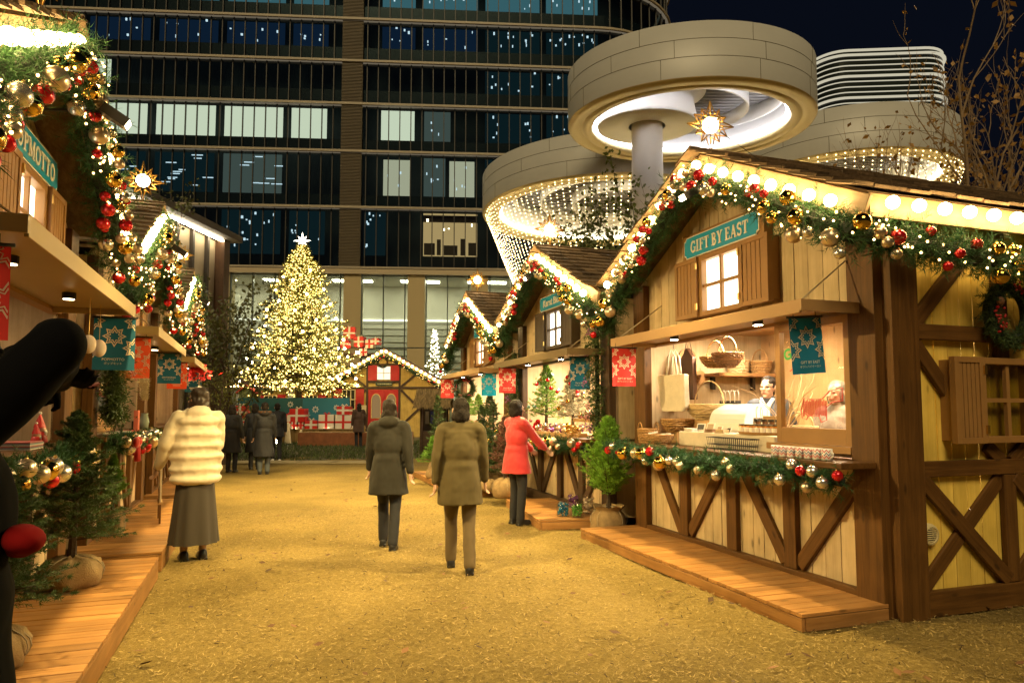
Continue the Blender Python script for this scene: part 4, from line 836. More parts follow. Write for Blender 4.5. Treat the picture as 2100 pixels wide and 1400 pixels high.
# ------------------------------------------------------------------ wreaths
def wreath(label, p, rot, rad=0.27, seed=1):
    t = thing("wreath", label, "wreath", p); t.rotation_euler = rot; rng = np.random.default_rng(seed); n = 420
    a = rng.uniform(0, 2 * PI, n); c = np.stack([np.cos(a) * rad * 0.72, rng.normal(0, 0.02, n), np.sin(a) * rad * 0.72], 1); out = np.stack([np.cos(a), np.zeros(n), np.sin(a)], 1); tn = np.stack([-np.sin(a), np.zeros(n), np.cos(a)], 1)
    tip = c + unit(out * rng.normal(0.2, 0.8, (n, 1)) + tn * 0.9 + np.stack([np.zeros(n), -np.abs(rng.normal(0, .5, n)), np.zeros(n)], 1)) * 0.11
    link("foliage", npmesh("foliage", needles(c, tip, 20, 0.035, 0.006, rng, 0.8), 3, NEEDLE2), t)
    MB().tube([(rad * .72 * math.cos(2 * PI * k / 30), 0, rad * .72 * math.sin(2 * PI * k / 30)) for k in range(31)], 0.045, 7).build("ring", CORE, t)
    q = random.Random(seed); be = mat("red_berry", (0.4, 0.01, 0.012), 0.3)
    for k in range(7):
        a = q.uniform(0, 2 * PI); mb = MB()
        for j in range(7): mb.sphere((rad * .7 * math.cos(a) + q.gauss(0, .022), -0.075 + q.gauss(0, .012), rad * .7 * math.sin(a) + q.gauss(0, .022)), 0.009, 7, 5)
        mb.build("berry_cluster", be, t, True)
    for k in range(3):
        a = q.uniform(0, 2 * PI); MB().sphere((rad * .72 * math.cos(a), -0.08, rad * .72 * math.sin(a)), 0.035, 9, 7, sq=(0.8, 0.8, 1)).build("pine_cone", mat("cone_brown", (0.14, 0.06, 0.025), 0.7, var=0.4, scale=60), t)
wreath("round fir wreath with red berries on the yellow side wall at right", (5.33, 3.74, 2.24), (0, 0, 0), 0.28, 3)
wreath("dark round wreath hanging by the red banner of the farthest right stall", (3.92, 14.7, 1.98), (0, 0, R(-20)), 0.26, 4)
# ------------------------------------------------------------------ conifers
BURL = mat("burlap", (0.30, 0.20, 0.09), 0.95, var=0.25, scale=14, bump=0.6, bscale=160)
def conifer_segs(h, z0, rad, nbr, nt, seed, up0=0.15, up1=0.75, power=0.85, twl=0.42, rag=(.72, 1.12)):
    rng = np.random.default_rng(seed); f = (np.arange(nbr) + rng.random(nbr)) / nbr; f = f ** 1.15; az = np.arange(nbr) * 2.39996 + rng.normal(0, 0.3, nbr); z = z0 + (h - z0) * f
    L = rad * (1 - f) ** power * rng.uniform(rag[0], rag[1], nbr) + 0.02 * h; up = up0 + (up1 - up0) * f + rng.normal(0, 0.08, nbr)
    d = unit(np.stack([np.cos(az), np.sin(az), up], 1)); B = np.stack([np.zeros(nbr), np.zeros(nbr), z], 1); T = B + d * L[:, None]
    P0 = [B + (T - B) * 0.15]; P1 = [T]
    for k in range(nt):
        s = (k + 1) / (nt + 1); s = s + rng.uniform(-0.05, 0.05, nbr); b = B + (T - B) * s[:, None]; side = unit(np.cross(d, [0, 0, 1])) * (1 if k % 2 else -1)
        dr = unit(d * 0.75 + side * rng.uniform(0.5, 1.0, (nbr, 1)) + np.stack([np.zeros(nbr), np.zeros(nbr), rng.normal(0.1, 0.25, nbr)], 1)); tl = (L * twl * (1.15 - s))[:, None]
        P0.append(b); P1.append(b + dr * tl); m = b + dr * tl * 0.5
        for sg in (-1, 1):
            d2 = unit(dr + np.cross(dr, [0, 0, 1]) * sg * 0.8 + rng.normal(0, 0.2, (nbr, 3))); P0.append(m); P1.append(m + d2 * tl * 0.45)
    return np.concatenate(P0), np.concatenate(P1), B, T
def potted(name, label, p, h, rad, seed, m=NEEDLE2, pot=(0.17, 0.24), nbr=70, nt=7, ln=0.022, wd=0.004, k=16, z0=None, cat="potted tree", group="small potted conifers", up=(0.15, 0.8), power=0.85, bag=False, fwd=0.8, rag=(.6, 1.2)):
    t = thing(name, label, cat, p, 0, group); pr, ph = pot; z0 = ph + 0.12 if z0 is None else z0
    P0, P1, B, T = conifer_segs(h, z0, rad, nbr, nt, seed, up[0], up[1], power, rag=rag); rng = np.random.default_rng(seed + 1)
    link("foliage", npmesh("foliage", needles(P0, P1, k, ln, wd, rng, fwd, 0.2), 3, m), t)
    tr = MB().tube([(0, 0, ph * 0.8), (0.01, 0, h * 0.5), (0, 0, h * 0.97)], [0.022 * h + 0.006, 0.014 * h, 0.003], 7)
    for i in range(0, len(B), 2): tr.tube([B[i], T[i]], [0.006, 0.002], 4, cap=False)
    tr.build("trunk", BARK, t)
    q = random.Random(seed); mb = MB(); n = 28; prof = []
    zs = [0.0, 0.04, 0.3, 0.62, 0.86, 0.98, 1.03] if not bag else [0, .03, .25, .5, .72, .82, .9, 1.05]
    rs = [0.72, 0.88, 1.05, 1.02, 0.86, 0.55, 0.2] if not bag else [.8, .9, 1.0, .98, .9, .74, .72, .95]
    vs = []
    for z, r in zip(zs, rs):
        for kx in range(n):
            a = 2 * PI * kx / n; w_ = 1 + 0.07 * math.sin(a * 5 + seed + z * 4) + 0.05 * math.sin(a * 11 + z * 9 + seed) + 0.03 * math.sin(a * 17 - z * 14) + q.uniform(-0.012, 0.012)
            vs.append((pr * r * w_ * math.cos(a), pr * r * w_ * math.sin(a), ph * z + (0.012 * math.sin(a * 7) if z > 0.85 else 0)))
    mb.add(vs, [(i * n + j, i * n + (j + 1) % n, (i + 1) * n + (j + 1) % n, (i + 1) * n + j) for i in range(len(zs) - 1) for j in range(n)]); mb.add([(0, 0, 0.01)], [])
    po = mb.build("burlap_wrap", BURL, t, True)
    tb_ = MB()
    for j in range(3):
        a = q.uniform(0, PI); pts = [(pr * 1.09 * math.cos(tt) * math.cos(a), pr * 1.09 * math.cos(tt) * math.sin(a), max(0.0, ph * (0.5 + 0.54 * math.sin(tt)))) for tt in [2 * PI * i / 20 for i in range(21)]]; tb_.tube(pts, 0.004, 4)
    tb_.build("twine", ROPE, po)
    return t
potted("potted_spruce", "large dark spruce in a burlap root ball on the nearest left deck", (-1.42, 5.98, 0.19), 1.28, 0.46, 21, pot=(0.20, 0.22), nbr=130, nt=9, ln=0.024, wd=0.0042, k=18)
potted("potted_spruce", "shadowed spruce at bottom left, half behind the black coated passer-by", (-1.36, 4.25, 0.19), 1.05, 0.42, 22, pot=(0.17, 0.2), nbr=100, nt=8, ln=0.024, k=16)
potted("potted_cypress", "small bright green cypress in burlap between the big spruce and the shopper in white", (-1.62, 8.3, 0.19), 0.82, 0.17, 23, m=CYP, nbr=150, nt=5, ln=0.022, k=14, pot=(0.13, 0.26), up=(0.9, 1.6), bag=True, fwd=1.4)
potted("potted_cypress", "bright green cone shaped cypress in a burlap sack at the end of the basket stall", (3.90, 7.72, 0.0), 1.38, 0.44, 24, m=CYP2, nbr=190, nt=7, ln=0.036, wd=.006, k=13, pot=(0.21, 0.31), up=(0.8, 1.7), bag=True, fwd=1.4, power=0.75, rag=(.35, 1.3))
PT = [(3.05, 13.9, 0.10, 0.85, 0.30, "bushy green juniper leftmost in front of the farthest right stall", CYP), (3.15, 12.9, 0.10, 0.62, 0.24, "low fir in a burlap ball before the farthest right stall, by the olive coat", NEEDLE2),
      (3.35, 12.0, 0.12, 1.15, 0.30, "green fir in a small burlap pot, middle of the platform row", CYP), (3.45, 11.35, 0.12, 0.7, 0.26, "dark low fir in burlap near the white price tag", NEEDLE2),
      (3.42, 10.35, 0.125, 1.25, 0.30, "reddish brown fir in a large burlap ball on the deck of the ornament stall", mat("rust_needle", (0.12, 0.05, 0.03), .6, island=.5)), (3.3, 14.6, 0.10, 1.7, 0.32, "tall slim fir standing beside the far counter", NEEDLE2),
      (3.75, 12.75, 0.12, 1.45, 0.34, "tall dark fir with bauble garland behind it, right of the far counter", NEEDLE2), (3.7, 13.7, 0.11, 1.2, 0.3, "dark fir standing before the far counter", NEEDLE2),
      (3.62, 11.6, 0.12, 1.5, 0.36, "tall bushy fir at the far post of the ornament stall", NEEDLE2), (3.2, 11.5, 0.12, 0.75, 0.30, "low bright juniper at the near end of the potted row", CYP), (3.72, 10.9, 0.125, 0.9, 0.30, "dark green fir tucked behind the reddish one on the deck", NEEDLE2)]
for i, (x, y, z, h, r, lb, m) in enumerate(PT): potted("potted_fir", lb, (x, y, z), h, r, 41 + i, m=m, nbr=60, nt=6, ln=0.035, wd=0.007, k=9, pot=(0.14 if h < 1.2 else 0.19, 0.2 if h < 1.2 else .3))
for i, (lx, h, lb) in enumerate(((-0.9, 0.75, "small frosted fir with tiny ornaments on the far counter"), (-0.1, 0.7, "small bright fir in the middle of the far counter"), (0.75, 0.7, "small fir at the near end of the far counter"))):
    px_, py_, pz_ = loc2w(STALLS[2], lx, -0.12, 1.125); potted("potted_fir", lb, (px_, py_, pz_), h, 0.24, 61 + i, m=CYP if i < 2 else NEEDLE2, nbr=60, nt=5, ln=0.03, wd=0.006, k=9, pot=(0.1, 0.14))
# ------------------------------------------------------------------ the big lit tree and its stage
CA = R(-18.9)
def big_tree():
    p = at(612, 860, 33.0); p.z = 0
    t = thing("christmas_tree", "tall conifer covered in thousands of warm lights with a white star on top", "christmas tree", p, CA)
    H_, z0, rad = 9.4, 2.55, 3.0
    P0, P1, B, T = conifer_segs(H_, z0, rad, 330, 9, 77, -0.05, 0.95, 0.80, 0.36); rng = np.random.default_rng(78)
    link("foliage", npmesh("foliage", needles(P0, P1, 12, 0.12, 0.022, rng, 0.9), 3, mat("big_tree_needle", (0.17, 0.18, 0.03), 0.6, island=0.5, trans=0.2)), t)
    tr = MB().tube([(0, 0, 0), (0, 0, 4), (0, 0, 9.1)], [0.16, 0.11, 0.02], 10)
    for i in range(len(B)): tr.tube([B[i], T[i]], [0.03, 0.008], 4, cap=False)
    tr.build("trunk", BARK, t)
    FT = emit("tree_light", (1.0, 0.66, 0.17), 5, False); FB = emit("tree_bulb", (1.0, 0.74, 0.28), 40)
    q = random.Random(9); n = len(P1); per = 82; order = np.argsort(P1[:, 2] + rng.normal(0, 0.15, n))
    for s in range(90):
        mb = MB(); idx = order[int(s / 90 * n): int((s + 1) / 90 * n)]; ch = rng.choice(idx, per)
        for k in ch:
            c = P0[k] + (P1[k] - P0[k]) * q.uniform(0.55, 1.05); mb.sphere(c, q.uniform(0.015, 0.028), 5, 4)
        mb.build("light_string", FT, t)
    bm_ = MB().sphere((0, 0, 0), 0.058, 10, 8).mesh("lamp_bulb", FB, True)
    for k in range(74):
        f = (k + 0.5) / 74; f = 1 - math.sqrt(1 - f * 0.97); a = k * 2.39996; zz = z0 + (H_ - z0) * f; rr_ = rad * (1 - f) ** 0.8 * 0.92 + 0.05
        link("lamp_bulb", bm_, t, (rr_ * math.cos(a), rr_ * math.sin(a), zz + 0.1))
    st = MB(); pts = []
    for k in range(16): a = PI / 2 + PI * k / 8; r_ = (0.42 if k % 4 == 0 else 0.30) if k % 2 == 0 else 0.13; pts.append((r_ * math.cos(a), r_ * math.sin(a)))
    st.add([(x, 0, 9.75 + z) for x, z in pts] + [(0, -0.09, 9.75), (0, 0.09, 9.75)], [(k, (k + 1) % 16, 16) for k in range(16)] + [((k + 1) % 16, k, 17) for k in range(16)])
    st.build("star", emit("tree_star", (1.0, 0.86, 0.62), 9), t)
    return t
big_tree()
def cf(px, py, d): p = at(px, py, d); return Vector((p.x, p.y, p.z))
mpx = 31 / 1407.4
sp = cf(598, 908, 31.0); sp.z = 0
T_ = thing("stage_plinth", "low plank clad plinth under the row of lit presents", "plinth", sp, CA); mb = MB()
for i in range(36): mb.box(-2.75 + i * 0.153, -2.75 + i * 0.153 + 0.148, 0, 0.03, 0, 0.60)
mb.build("front_board", wood("plinth_plank", (0.20, 0.12, 0.035), (0.32, 0.20, 0.07), 'Z', 0.7, 0.25), T_); MB().box(-2.8, 2.8, -0.03, 1.2, 0.60, 0.64).build("top_board", mat("plinth_top", (0.28, 0.19, 0.08), 0.6, var=0.2), T_); MB().box(-2.75, 2.75, 0.04, 1.2, 0, 0.6).build("frame", BLACK, T_)
pn = cf(602, 840, 31.9); pn.z = 0
T_ = thing("hoarding", "long teal display hoarding with snowflakes behind the presents", "panel", pn, CA)
TP = mat("teal_panel", (0.015, 0.085, 0.10), 0.5); TP2 = mat("blue_panel", (0.02, 0.16, 0.24), 0.5)
for i, (a, b_, m) in enumerate(((-2.6, -0.72, TP), (-0.72, 0.42, TP), (0.42, 2.6, TP2))): MB().box(a, b_ - 0.01, 0, 0.05, 0.62, 2.05).build("board", m, T_)
sn = MB()
for cx, cz, r_ in ((1.02, 1.52, 0.17), (0.6, 1.25, 0.2), (-0.15, 1.75, 0.15), (2.0, 1.6, 0.15)):
    for pl in star_rings(cx, cz, r_): sn.add([(x, -0.012, z) for x, z in pl], [(0, 1, 2, 3)])
sn.build("snowflake", WHITE, T_)
PRED = mat("gift_red", (0.55, 0.02, 0.015), 0.45); PWH = mat("gift_white", (0.72, 0.66, 0.55), 0.5)
def gift(label, px0, px1, py0, py1, d, red, deep=0.45, glow=False):
    p = cf((px0 + px1) / 2, py1, d); s = d / 1407.4; w_, h_ = (px1 - px0) * s, (py1 - py0) * s
    t = thing("gift_box", label, "gift box", p, CA + R(random.Random(px0).uniform(-9, 9)), "wrapped presents round the big tree"); a, b_ = (PRED, PWH) if red else (PWH, PRED)
    MB().box(-w_ / 2, w_ / 2, 0, deep, 0, h_).build("box", a, t, bevel=0.01)
    r_ = MB(); rw = 0.055; r_.box(-rw, rw, -0.006, deep + 0.006, -0.001, h_ + 0.006); r_.box(-w_ / 2 - 0.006, w_ / 2 + 0.006, -0.007, deep, h_ * 0.40, h_ * 0.40 + 0.09); r_.build("ribbon", b_, t)
    bw = MB()
    for sg in (-1, 1):
        for e in (0.5, 0.9): bw.tube([(0, deep / 2, h_), (sg * 0.10 * e, deep / 2 - .05, h_ + 0.11 * e), (sg * 0.17 * e, deep / 2 - .02, h_ + 0.06), (0, deep / 2, h_ + 0.01)], 0.016, 5)
    bw.build("bow", b_, t, True)
GD = 31.15
for a in [("red gift box with white ribbon, upper of the leftmost pair", 480, 503, 832, 857, True), ("white gift box under the leftmost red one", 474, 491, 857, 880, False), ("white gift with a red band just right of the leftmost pair", 492, 515, 848, 880, False),
          ("narrow white gift with red ribbon right of the couple", 576, 595, 851, 880, False), ("tall red gift with white ribbons in the middle of the row", 592, 624, 838, 865, True), ("small white box under the tall red gift, left one", 597, 608, 865, 880, False), ("small white box under the tall red gift, right one", 611, 622, 865, 880, False),
          ("low red gift with white stripe right of the tall red one", 625, 650, 862, 880, True), ("wide white gift with one red ribbon", 653, 684, 850, 879, False), ("white gift with red ribbons at the right end of the row", 687, 720, 850, 879, False), ("red gift standing on the white one at the right end", 690, 717, 833, 850, True)]:
    gift(a[0], *a[1:5], GD if a[1] != 690 else GD + 0.02, a[5])
GLR = emit("gift_lamp", (1.0, 0.72, 0.4), 60)
for i, (px, lb) in enumerate(((497, "small footlight before the leftmost gifts"), (588, "small footlight before the narrow white gift"), (604, "small footlight below the tall red gift"), (666, "small footlight before the wide white gift"))):
    p = cf(px, 881, 30.98); t = thing("footlight", lb, "lamp", p, CA, "footlights along the row of presents"); MB().box(-0.06, 0.06, -0.05, 0.03, 0.0, 0.05).build("housing", BLACK, t); MB().box(-0.05, 0.05, 0.031, 0.035, 0.012, 0.05).build("lamp", GLR, t)
for px, py, d, h_, lb in ((590, 916, 30.2, 0.95, "tall pale traffic cone on the lawn before the tall red gift"), (617, 893, 30.9, 0.6, "second pale cone standing close behind the rusty planter")):
    p = cf(px, py, d); p.z = 0; t = thing("traffic_cone", lb, "cone", p, CA, "pale cones on the lawn"); CW = mat("cone_white", (0.62, 0.52, 0.34), 0.5)
    MB().lathe([(0.15, 0.02), (0.045, h_), (0, h_ + 0.01)], n=20).build("body", CW, t, True); MB().box(-0.19, 0.19, -0.19, 0.19, 0, 0.03).build("base", BLACK, t)
p = cf(724, 917, 28.4); p.z = 0; t = thing("planter", "long rusty steel planter box before the stage", "planter", p, CA); mb = MB(); mb.box(-2.3, 2.3, 0, 1.4, 0, 0.55); mb.build("box", mat("rusty_steel", (0.22, 0.075, 0.022), 0.75, var=0.35, scale=4, bump=0.2), t, bevel=0.01); MB().box(-2.25, 2.25, 0.05, 1.35, 0.551, 0.56).build("soil", mat("soil2", (0.2, 0.12, 0.05), .9, var=.3), t)
p = cf(570, 918, 29.6); p.z = 0; t = thing("floodlight", "small bright floodlight on the grass beside the couple", "lamp", p, CA); MB().box(-0.13, 0.13, 0.0, 0.1, 0.05, 0.22).build("housing", BLACK, t); MB().box(-0.12, 0.12, -0.012, -0.006, 0.06, 0.21).build("lens", emit("flood_lens", (1.0, 0.85, 0.55), 55), t); MB().bar((0, 0.05, 0), (0, 0.05, 0.06), 0.05).build("spike", BLACK, t)
# ------------------------------------------------------------------ red and yellow chalet
hp = cf(788, 895, 38.0); hp.z = 0
CH = thing("chalet", "yellow half timbered chalet with red double doors and lit gable", "house", hp, CA)
YW = wood("chalet_yellow", (0.42, 0.28, 0.07), (0.55, 0.38, 0.11), 'Z', 0.6, 0.1); CB = mat("chalet_beam", (0.05, 0.024, 0.012), 0.6); CR = mat("chalet_red", (0.42, 0.012, 0.016), 0.45)
hw, ez, az = 3.15, 2.95, 4.75; zz = lambda x: az - (az - ez) / hw * abs(x)
MB().prism([(-hw, 0), (hw, 0), (hw, ez), (0, az), (-hw, ez)], lambda u, v, q: (u, q, v), 0, 5).build("wall", YW, CH)
MB().box(-8.2, -hw, 0.6, 5, 0, 2.6).build("wing_wall", YW, CH)
def cbar(a, b_, w_=0.12): timber("beam", (a[0], -0.03, a[1]), (b_[0], -0.03, b_[1]), w_, 0.05, CB, CH)
for a, b_ in (((-hw, 2.72), (hw, 2.72)), ((-0.98, 0), (-0.98, 4.15)), ((0.82, 0), (0.82, 4.2)), ((-2.4, 2.72), (-2.4, 3.35)), ((2.1, 0), (2.1, 2.72)), ((hw - .06, 0), (hw - .06, 2.9)), ((-2.9, 0), (-2.9, 2.9)), ((-2.1, 3.6), (-1.05, 2.78)), ((1.9, 3.6), (0.9, 2.78)), ((0.9, 2.6), (3.0, 0.5)), ((3.0, 2.6), (0.9, 0.6)), ((-1.05, 2.62), (-1.6, 2.0)), ((-0.98, 4.0), (0.82, 4.0)), ((-.98, 3.05), (.82, 3.05))): cbar(a, b_)
win = MB().box(-0.42, 0.30, -0.07, -0.05, 3.18, 3.9).build("window", emit("chalet_pane", (1.0, 0.85, 0.6), 0.75), CH); gbm = MB(); gbm.box(-0.08, -0.04, -0.09, -0.07, 3.18, 3.9); gbm.box(-0.42, 0.30, -0.09, -0.07, 3.52, 3.56); gbm.build("glazing_bar", WHITE, win)
for a, b_ in ((-0.92, -0.44), (0.32, 0.80)): MB().box(a, b_, -0.10, -0.05, 3.12, 3.96).build("shutter", CR, CH)
for a, b_, hx in ((-0.90, -0.03, -0.16), (-0.02, 0.76, 0.10)):
    dm = MB(); dm.box(a, b_, -0.08, -0.02, 0, 2.62); do = dm.build("door", CR, CH); c_ = (a + b_) / 2; ar = [(c_ - 0.24, 1.05), (c_ + 0.24, 1.05), (c_ + 0.24, 2.0)] + [(c_ + 0.24 * math.cos(R(k * 18)), 2.0 + 0.36 * math.sin(R(k * 18))) for k in range(1, 10)] + [(c_ - 0.24, 2.0)]
    MB().prism(ar, lambda u, v, q: (u, -0.095 + q, v), 0, 0.012).build("door_pane", emit("door_glow", (0.9, 0.55, 0.22), 0.16), do)
    MB().prism([((x - c_) * 1.16 + c_, (z - 1.6) * 1.06 + 1.6) for x, z in ar], lambda u, v, q: (u, -0.087 + q, v), 0, 0.006).build("door_frame", mat("gilt", (.6, .42, .15), .4), do)
    MB().sphere((hx, -0.11, 1.15), 0.04, 8, 6).build("handle", BRASS, do)
so_ = MB().box(-0.5, 0.42, -0.10, -0.06, 2.84, 3.02).build("sign_board", mat("dark_green_sign", (0.02, 0.05, 0.035), 0.5), CH); gl = MB(); [gl.box(-.42 + i * .075, -.42 + i * .075 + (.05 if i % 3 else .03), -.105, -.101, 2.905, 2.955) for i in range(11)]; gl.build('gilt_marks', GOLDP, so_)
MB().box(-1.33, -1.0, -0.09, -0.06, 1.25, 1.75).build("notice", mat("paper", (0.6, 0.5, 0.32), .7), CH)
def cwin(x0, x1, z0, z1, y):
    w_ = MB().box(x0, x1, y - 0.03, y - 0.01, z0, z1).build("window", mat("night_pane", (0.02, 0.02, 0.02), 0.1), CH); g = MB()
    for k in range(4): xx = x0 + (x1 - x0) * k / 3; g.box(xx - 0.025, xx + 0.025, y - 0.06, y - 0.03, z0, z1)
    for k in range(4): z_ = z0 + (z1 - z0) * k / 3; g.box(x0, x1, y - 0.065, y - 0.035, z_ - 0.025, z_ + 0.025)
    g.build("glazing_bar", mat("cream_bar", (0.6, 0.5, 0.3), .5), w_); 
    for a, b_ in ((x0 - 0.5, x0 - 0.04), (x1 + 0.04, x1 + 0.5)): MB().box(a, b_, y - 0.06, y - 0.01, z0 - 0.05, z1 + 0.05).build("shutter", CR, CH)
cwin(-2.35, -1.65, 1.0, 2.6, 0.0); cwin(-4.6, -3.9, 0.9, 2.3, 0.6); cwin(-6.9, -6.2, 0.9, 2.3, 0.6)
RS = mat("chalet_roof", (0.07, 0.04, 0.025), 0.8, var=0.4, scale=6)
for sg in (-1, 1):
    L_ = math.hypot(hw + 0.25, (az - ez) * (hw + 0.25) / hw); x1 = sg * (hw + 0.25); z1 = zz(hw + 0.25)
    MB().add([(0, -0.35, az + 0.02), (x1, -0.35, z1 + 0.02), (x1, 5.2, z1 + 0.02), (0, 5.2, az + 0.02), (0, -0.35, az + 0.16), (x1, -0.35, z1 + 0.16), (x1, 5.2, z1 + 0.16), (0, 5.2, az + 0.16)], [(3, 2, 1, 0), (4, 5, 6, 7), (0, 1, 5, 4), (1, 2, 6, 5), (2, 3, 7, 6), (3, 0, 4, 7)]).build("roof", RS, CH)
    bb = timber("bargeboard", (0, -0.37, az + 0.0), (x1, -0.37, z1 + 0.0), 0.16, 0.03, BARGE, CH); inv = BEAM_MATRIX.inverted(); CBM = MB().sphere((0, 0, 0), 0.062, 8, 6).mesh("bulb", emit("chalet_bulb", (1.0, 0.68, 0.30), 24), True)
    for i in range(14): f = (i + 0.5) / 14; link("bulb", CBM, bb).location = inv @ Vector((x1 * f, -0.48, az + 0.03 + (z1 - az) * f))
MB().add([(-8.6, -0.1, 2.75), (-hw + 0.3, -0.1, 2.75), (-hw + 0.3, 5, 4.1), (-8.6, 5, 4.1), (-8.6, -0.1, 2.9), (-hw + 0.3, -0.1, 2.9), (-hw + 0.3, 5, 4.25), (-8.6, 5, 4.25)], [(3, 2, 1, 0), (4, 5, 6, 7), (0, 1, 5, 4), (1, 2, 6, 5), (2, 3, 7, 6), (3, 0, 4, 7)]).build("wing_roof", RS, CH)
wb = timber("eave_board", (-8.6, -0.13, 2.80), (-3.2, -0.13, 2.80), 0.15, 0.03, BARGE, CH); inv = BEAM_MATRIX.inverted()
for i in range(24): link("bulb", CBM, wb).location = inv @ Vector((-8.5 + i * 0.22, -0.24, 2.8))
for x in (-8.4, -5.5): MB().box(x, x + 0.3, 0.35, 0.55, 0, 2.75).build("post", mat("grey_post", (0.20, 0.22, 0.22), .6), CH)
cgm = garland("gable_garland", "dark garland under the bulb row of the chalet's gable", hp, CA, [(-3.3, -0.5, 2.65), (0, -0.5, 4.5), (3.3, -0.5, 2.65)], 0.15, 91, 14, 3, [(BRED, .06), (BGOLD, .06)], None, dens=120, ln=0.09)
wreath("green wreath above the chalet's upper window", hp + Matrix.Rotation(CA, 3, 'Z') @ Vector((-0.05, -0.5, 4.1)), (0, 0, CA), 0.36, 8)
for i, (px, py, s_) in enumerate(((716, 682, 24), (735, 700, 20), (757, 705, 17), (770, 700, 13), (705, 705, 16), (745, 722, 15))):
    gift(["big red gift on the chalet roof, beside the tree's right edge", "red gift second on the chalet roof", "white gift lit up on the chalet roof", "small red gift at the right end of the roof pile", "red gift on the roof half behind the lit tree", "white gift low on the roof pile"][i], px - s_ / 2, px + s_ / 2, py - s_ / 2, py + s_ / 2, 38.5, i not in (2, 5), 0.5)
    p = cf(px - 6, py - 4, 38.1)
t = thing("roof_sleigh", "dark sleigh frame carrying the roof presents", "sleigh", cf(738, 728, 38.6), CA); mb = MB(); mb.tube([(-1.3, 0, 0.3), (-1.2, 0, 0), (1.0, 0, -0.1), (1.3, 0, 0.2)], 0.05, 6); mb.tube([(-1.3, 0.6, 0.3), (-1.2, 0.6, 0), (1.0, 0.6, -0.1), (1.3, 0.6, 0.2)], 0.05, 6); mb.build("runner", CB, t); MB().box(-1.15, 0.95, -0.05, 0.65, 0.03, 0.12).build("bed", CB, t); MB().box(-0.2, 0.0, -0.16, -0.06, 0.1, 0.2).build("lamp", GLR, t)
# ------------------------------------------------------------------ thatched kiosk, birdhouse hut, small white tree
kp = cf(888, 880, 24); kp.z = 0; t = thing("thatched_kiosk", "small dark kiosk with a ragged thatched roof beyond the far right stall", "kiosk", kp, CA)
for x in (-0.42, 0.42):
    for y in (0, 0.8): MB().bar((x, y, 0), (x, y, 1.75), 0.07).build("post", TBD, t)
MB().box(-0.4, 0.4, 0.05, 0.75, 0, 0.75).build("counter", TBD, t); MB().box(-0.4, 0.4, 0.7, 0.75, 0.75, 1.7).build("back_wall", mat("kiosk_back", (0.12, 0.10, 0.08), .8), t)
rng = np.random.default_rng(4); n = 2600; f = rng.random(n); x = rng.uniform(-0.62, 0.62, n); sd_ = rng.choice([-1, 1], n); b0 = np.stack([x, 0.4 + sd_ * (0.05 + 0.6 * f), 2.25 - 0.55 * f], 1); tp = b0 + np.stack([rng.normal(0, .03, n), sd_ * 0.2, np.full(n, -0.17)], 1) + rng.normal(0, 0.02, (n, 3)); s = np.zeros((n, 3)); s[:, 0] = 0.012
link("roof", npmesh("roof", np.stack([b0 - s, b0 + s, tp + s, tp - s], 1), 4, mat("thatch", (0.22, 0.15, 0.06), .9, island=.5)), t)
for i, c_ in enumerate(((0.5, 0.45, 0.35), (0.1, 0.12, 0.4), (0.45, 0.1, 0.08), (0.4, 0.38, 0.3))): MB().box(-0.35 + i * 0.18, -0.22 + i * 0.18, 0.62, 0.69, 1.0, 1.45).build("cloth_ware", mat("ware%d" % i, c_, .8), t)
bp_ = cf(506, 840, 33.5); bp_.z = 0; t = thing("toy_hut", "little green hut with a red gable roof peeping over the teal panel", "hut", bp_, CA); MB().prism([(-0.4, 0), (0.4, 0), (0.4, 2.35), (0, 2.65), (-0.4, 2.35)], lambda u, v, q: (u, q, v), 0, 0.7).build("wall", mat("hut_green", (0.08, 0.10, 0.04), .7), t)
for sg in (-1, 1): timber("roof", (0, 0.3, 2.70), (sg * 0.52, 0.3, 2.30), 0.05, 0.95, mat("hut_red", (0.35, 0.03, 0.02), .6), t)
sp_ = cf(890, 800, 44); sp_.z = 0; t = thing("lit_fir", "small distant fir spangled with pale lights, left of the far right gable", "christmas tree", sp_, 0)
P0, P1, B, T = conifer_segs(6.6, 2.2, 0.85, 110, 5, 5); rng = np.random.default_rng(6); link("foliage", npmesh("foliage", needles(P0, P1, 8, 0.1, 0.02, rng), 3, MATS["big_tree_needle"]), t); MB().tube([(0, 0, 0), (0, 0, 6.5)], [0.1, 0.02], 6).build("trunk", BARK, t)
for s in range(14):
    mb = MB()
    for k in rng.choice(len(P1), 22): mb.sphere(P1[k], 0.04, 5, 4)
    mb.build("light_string", emit("pale_light", (1.0, .88, .62), 7, False), t)
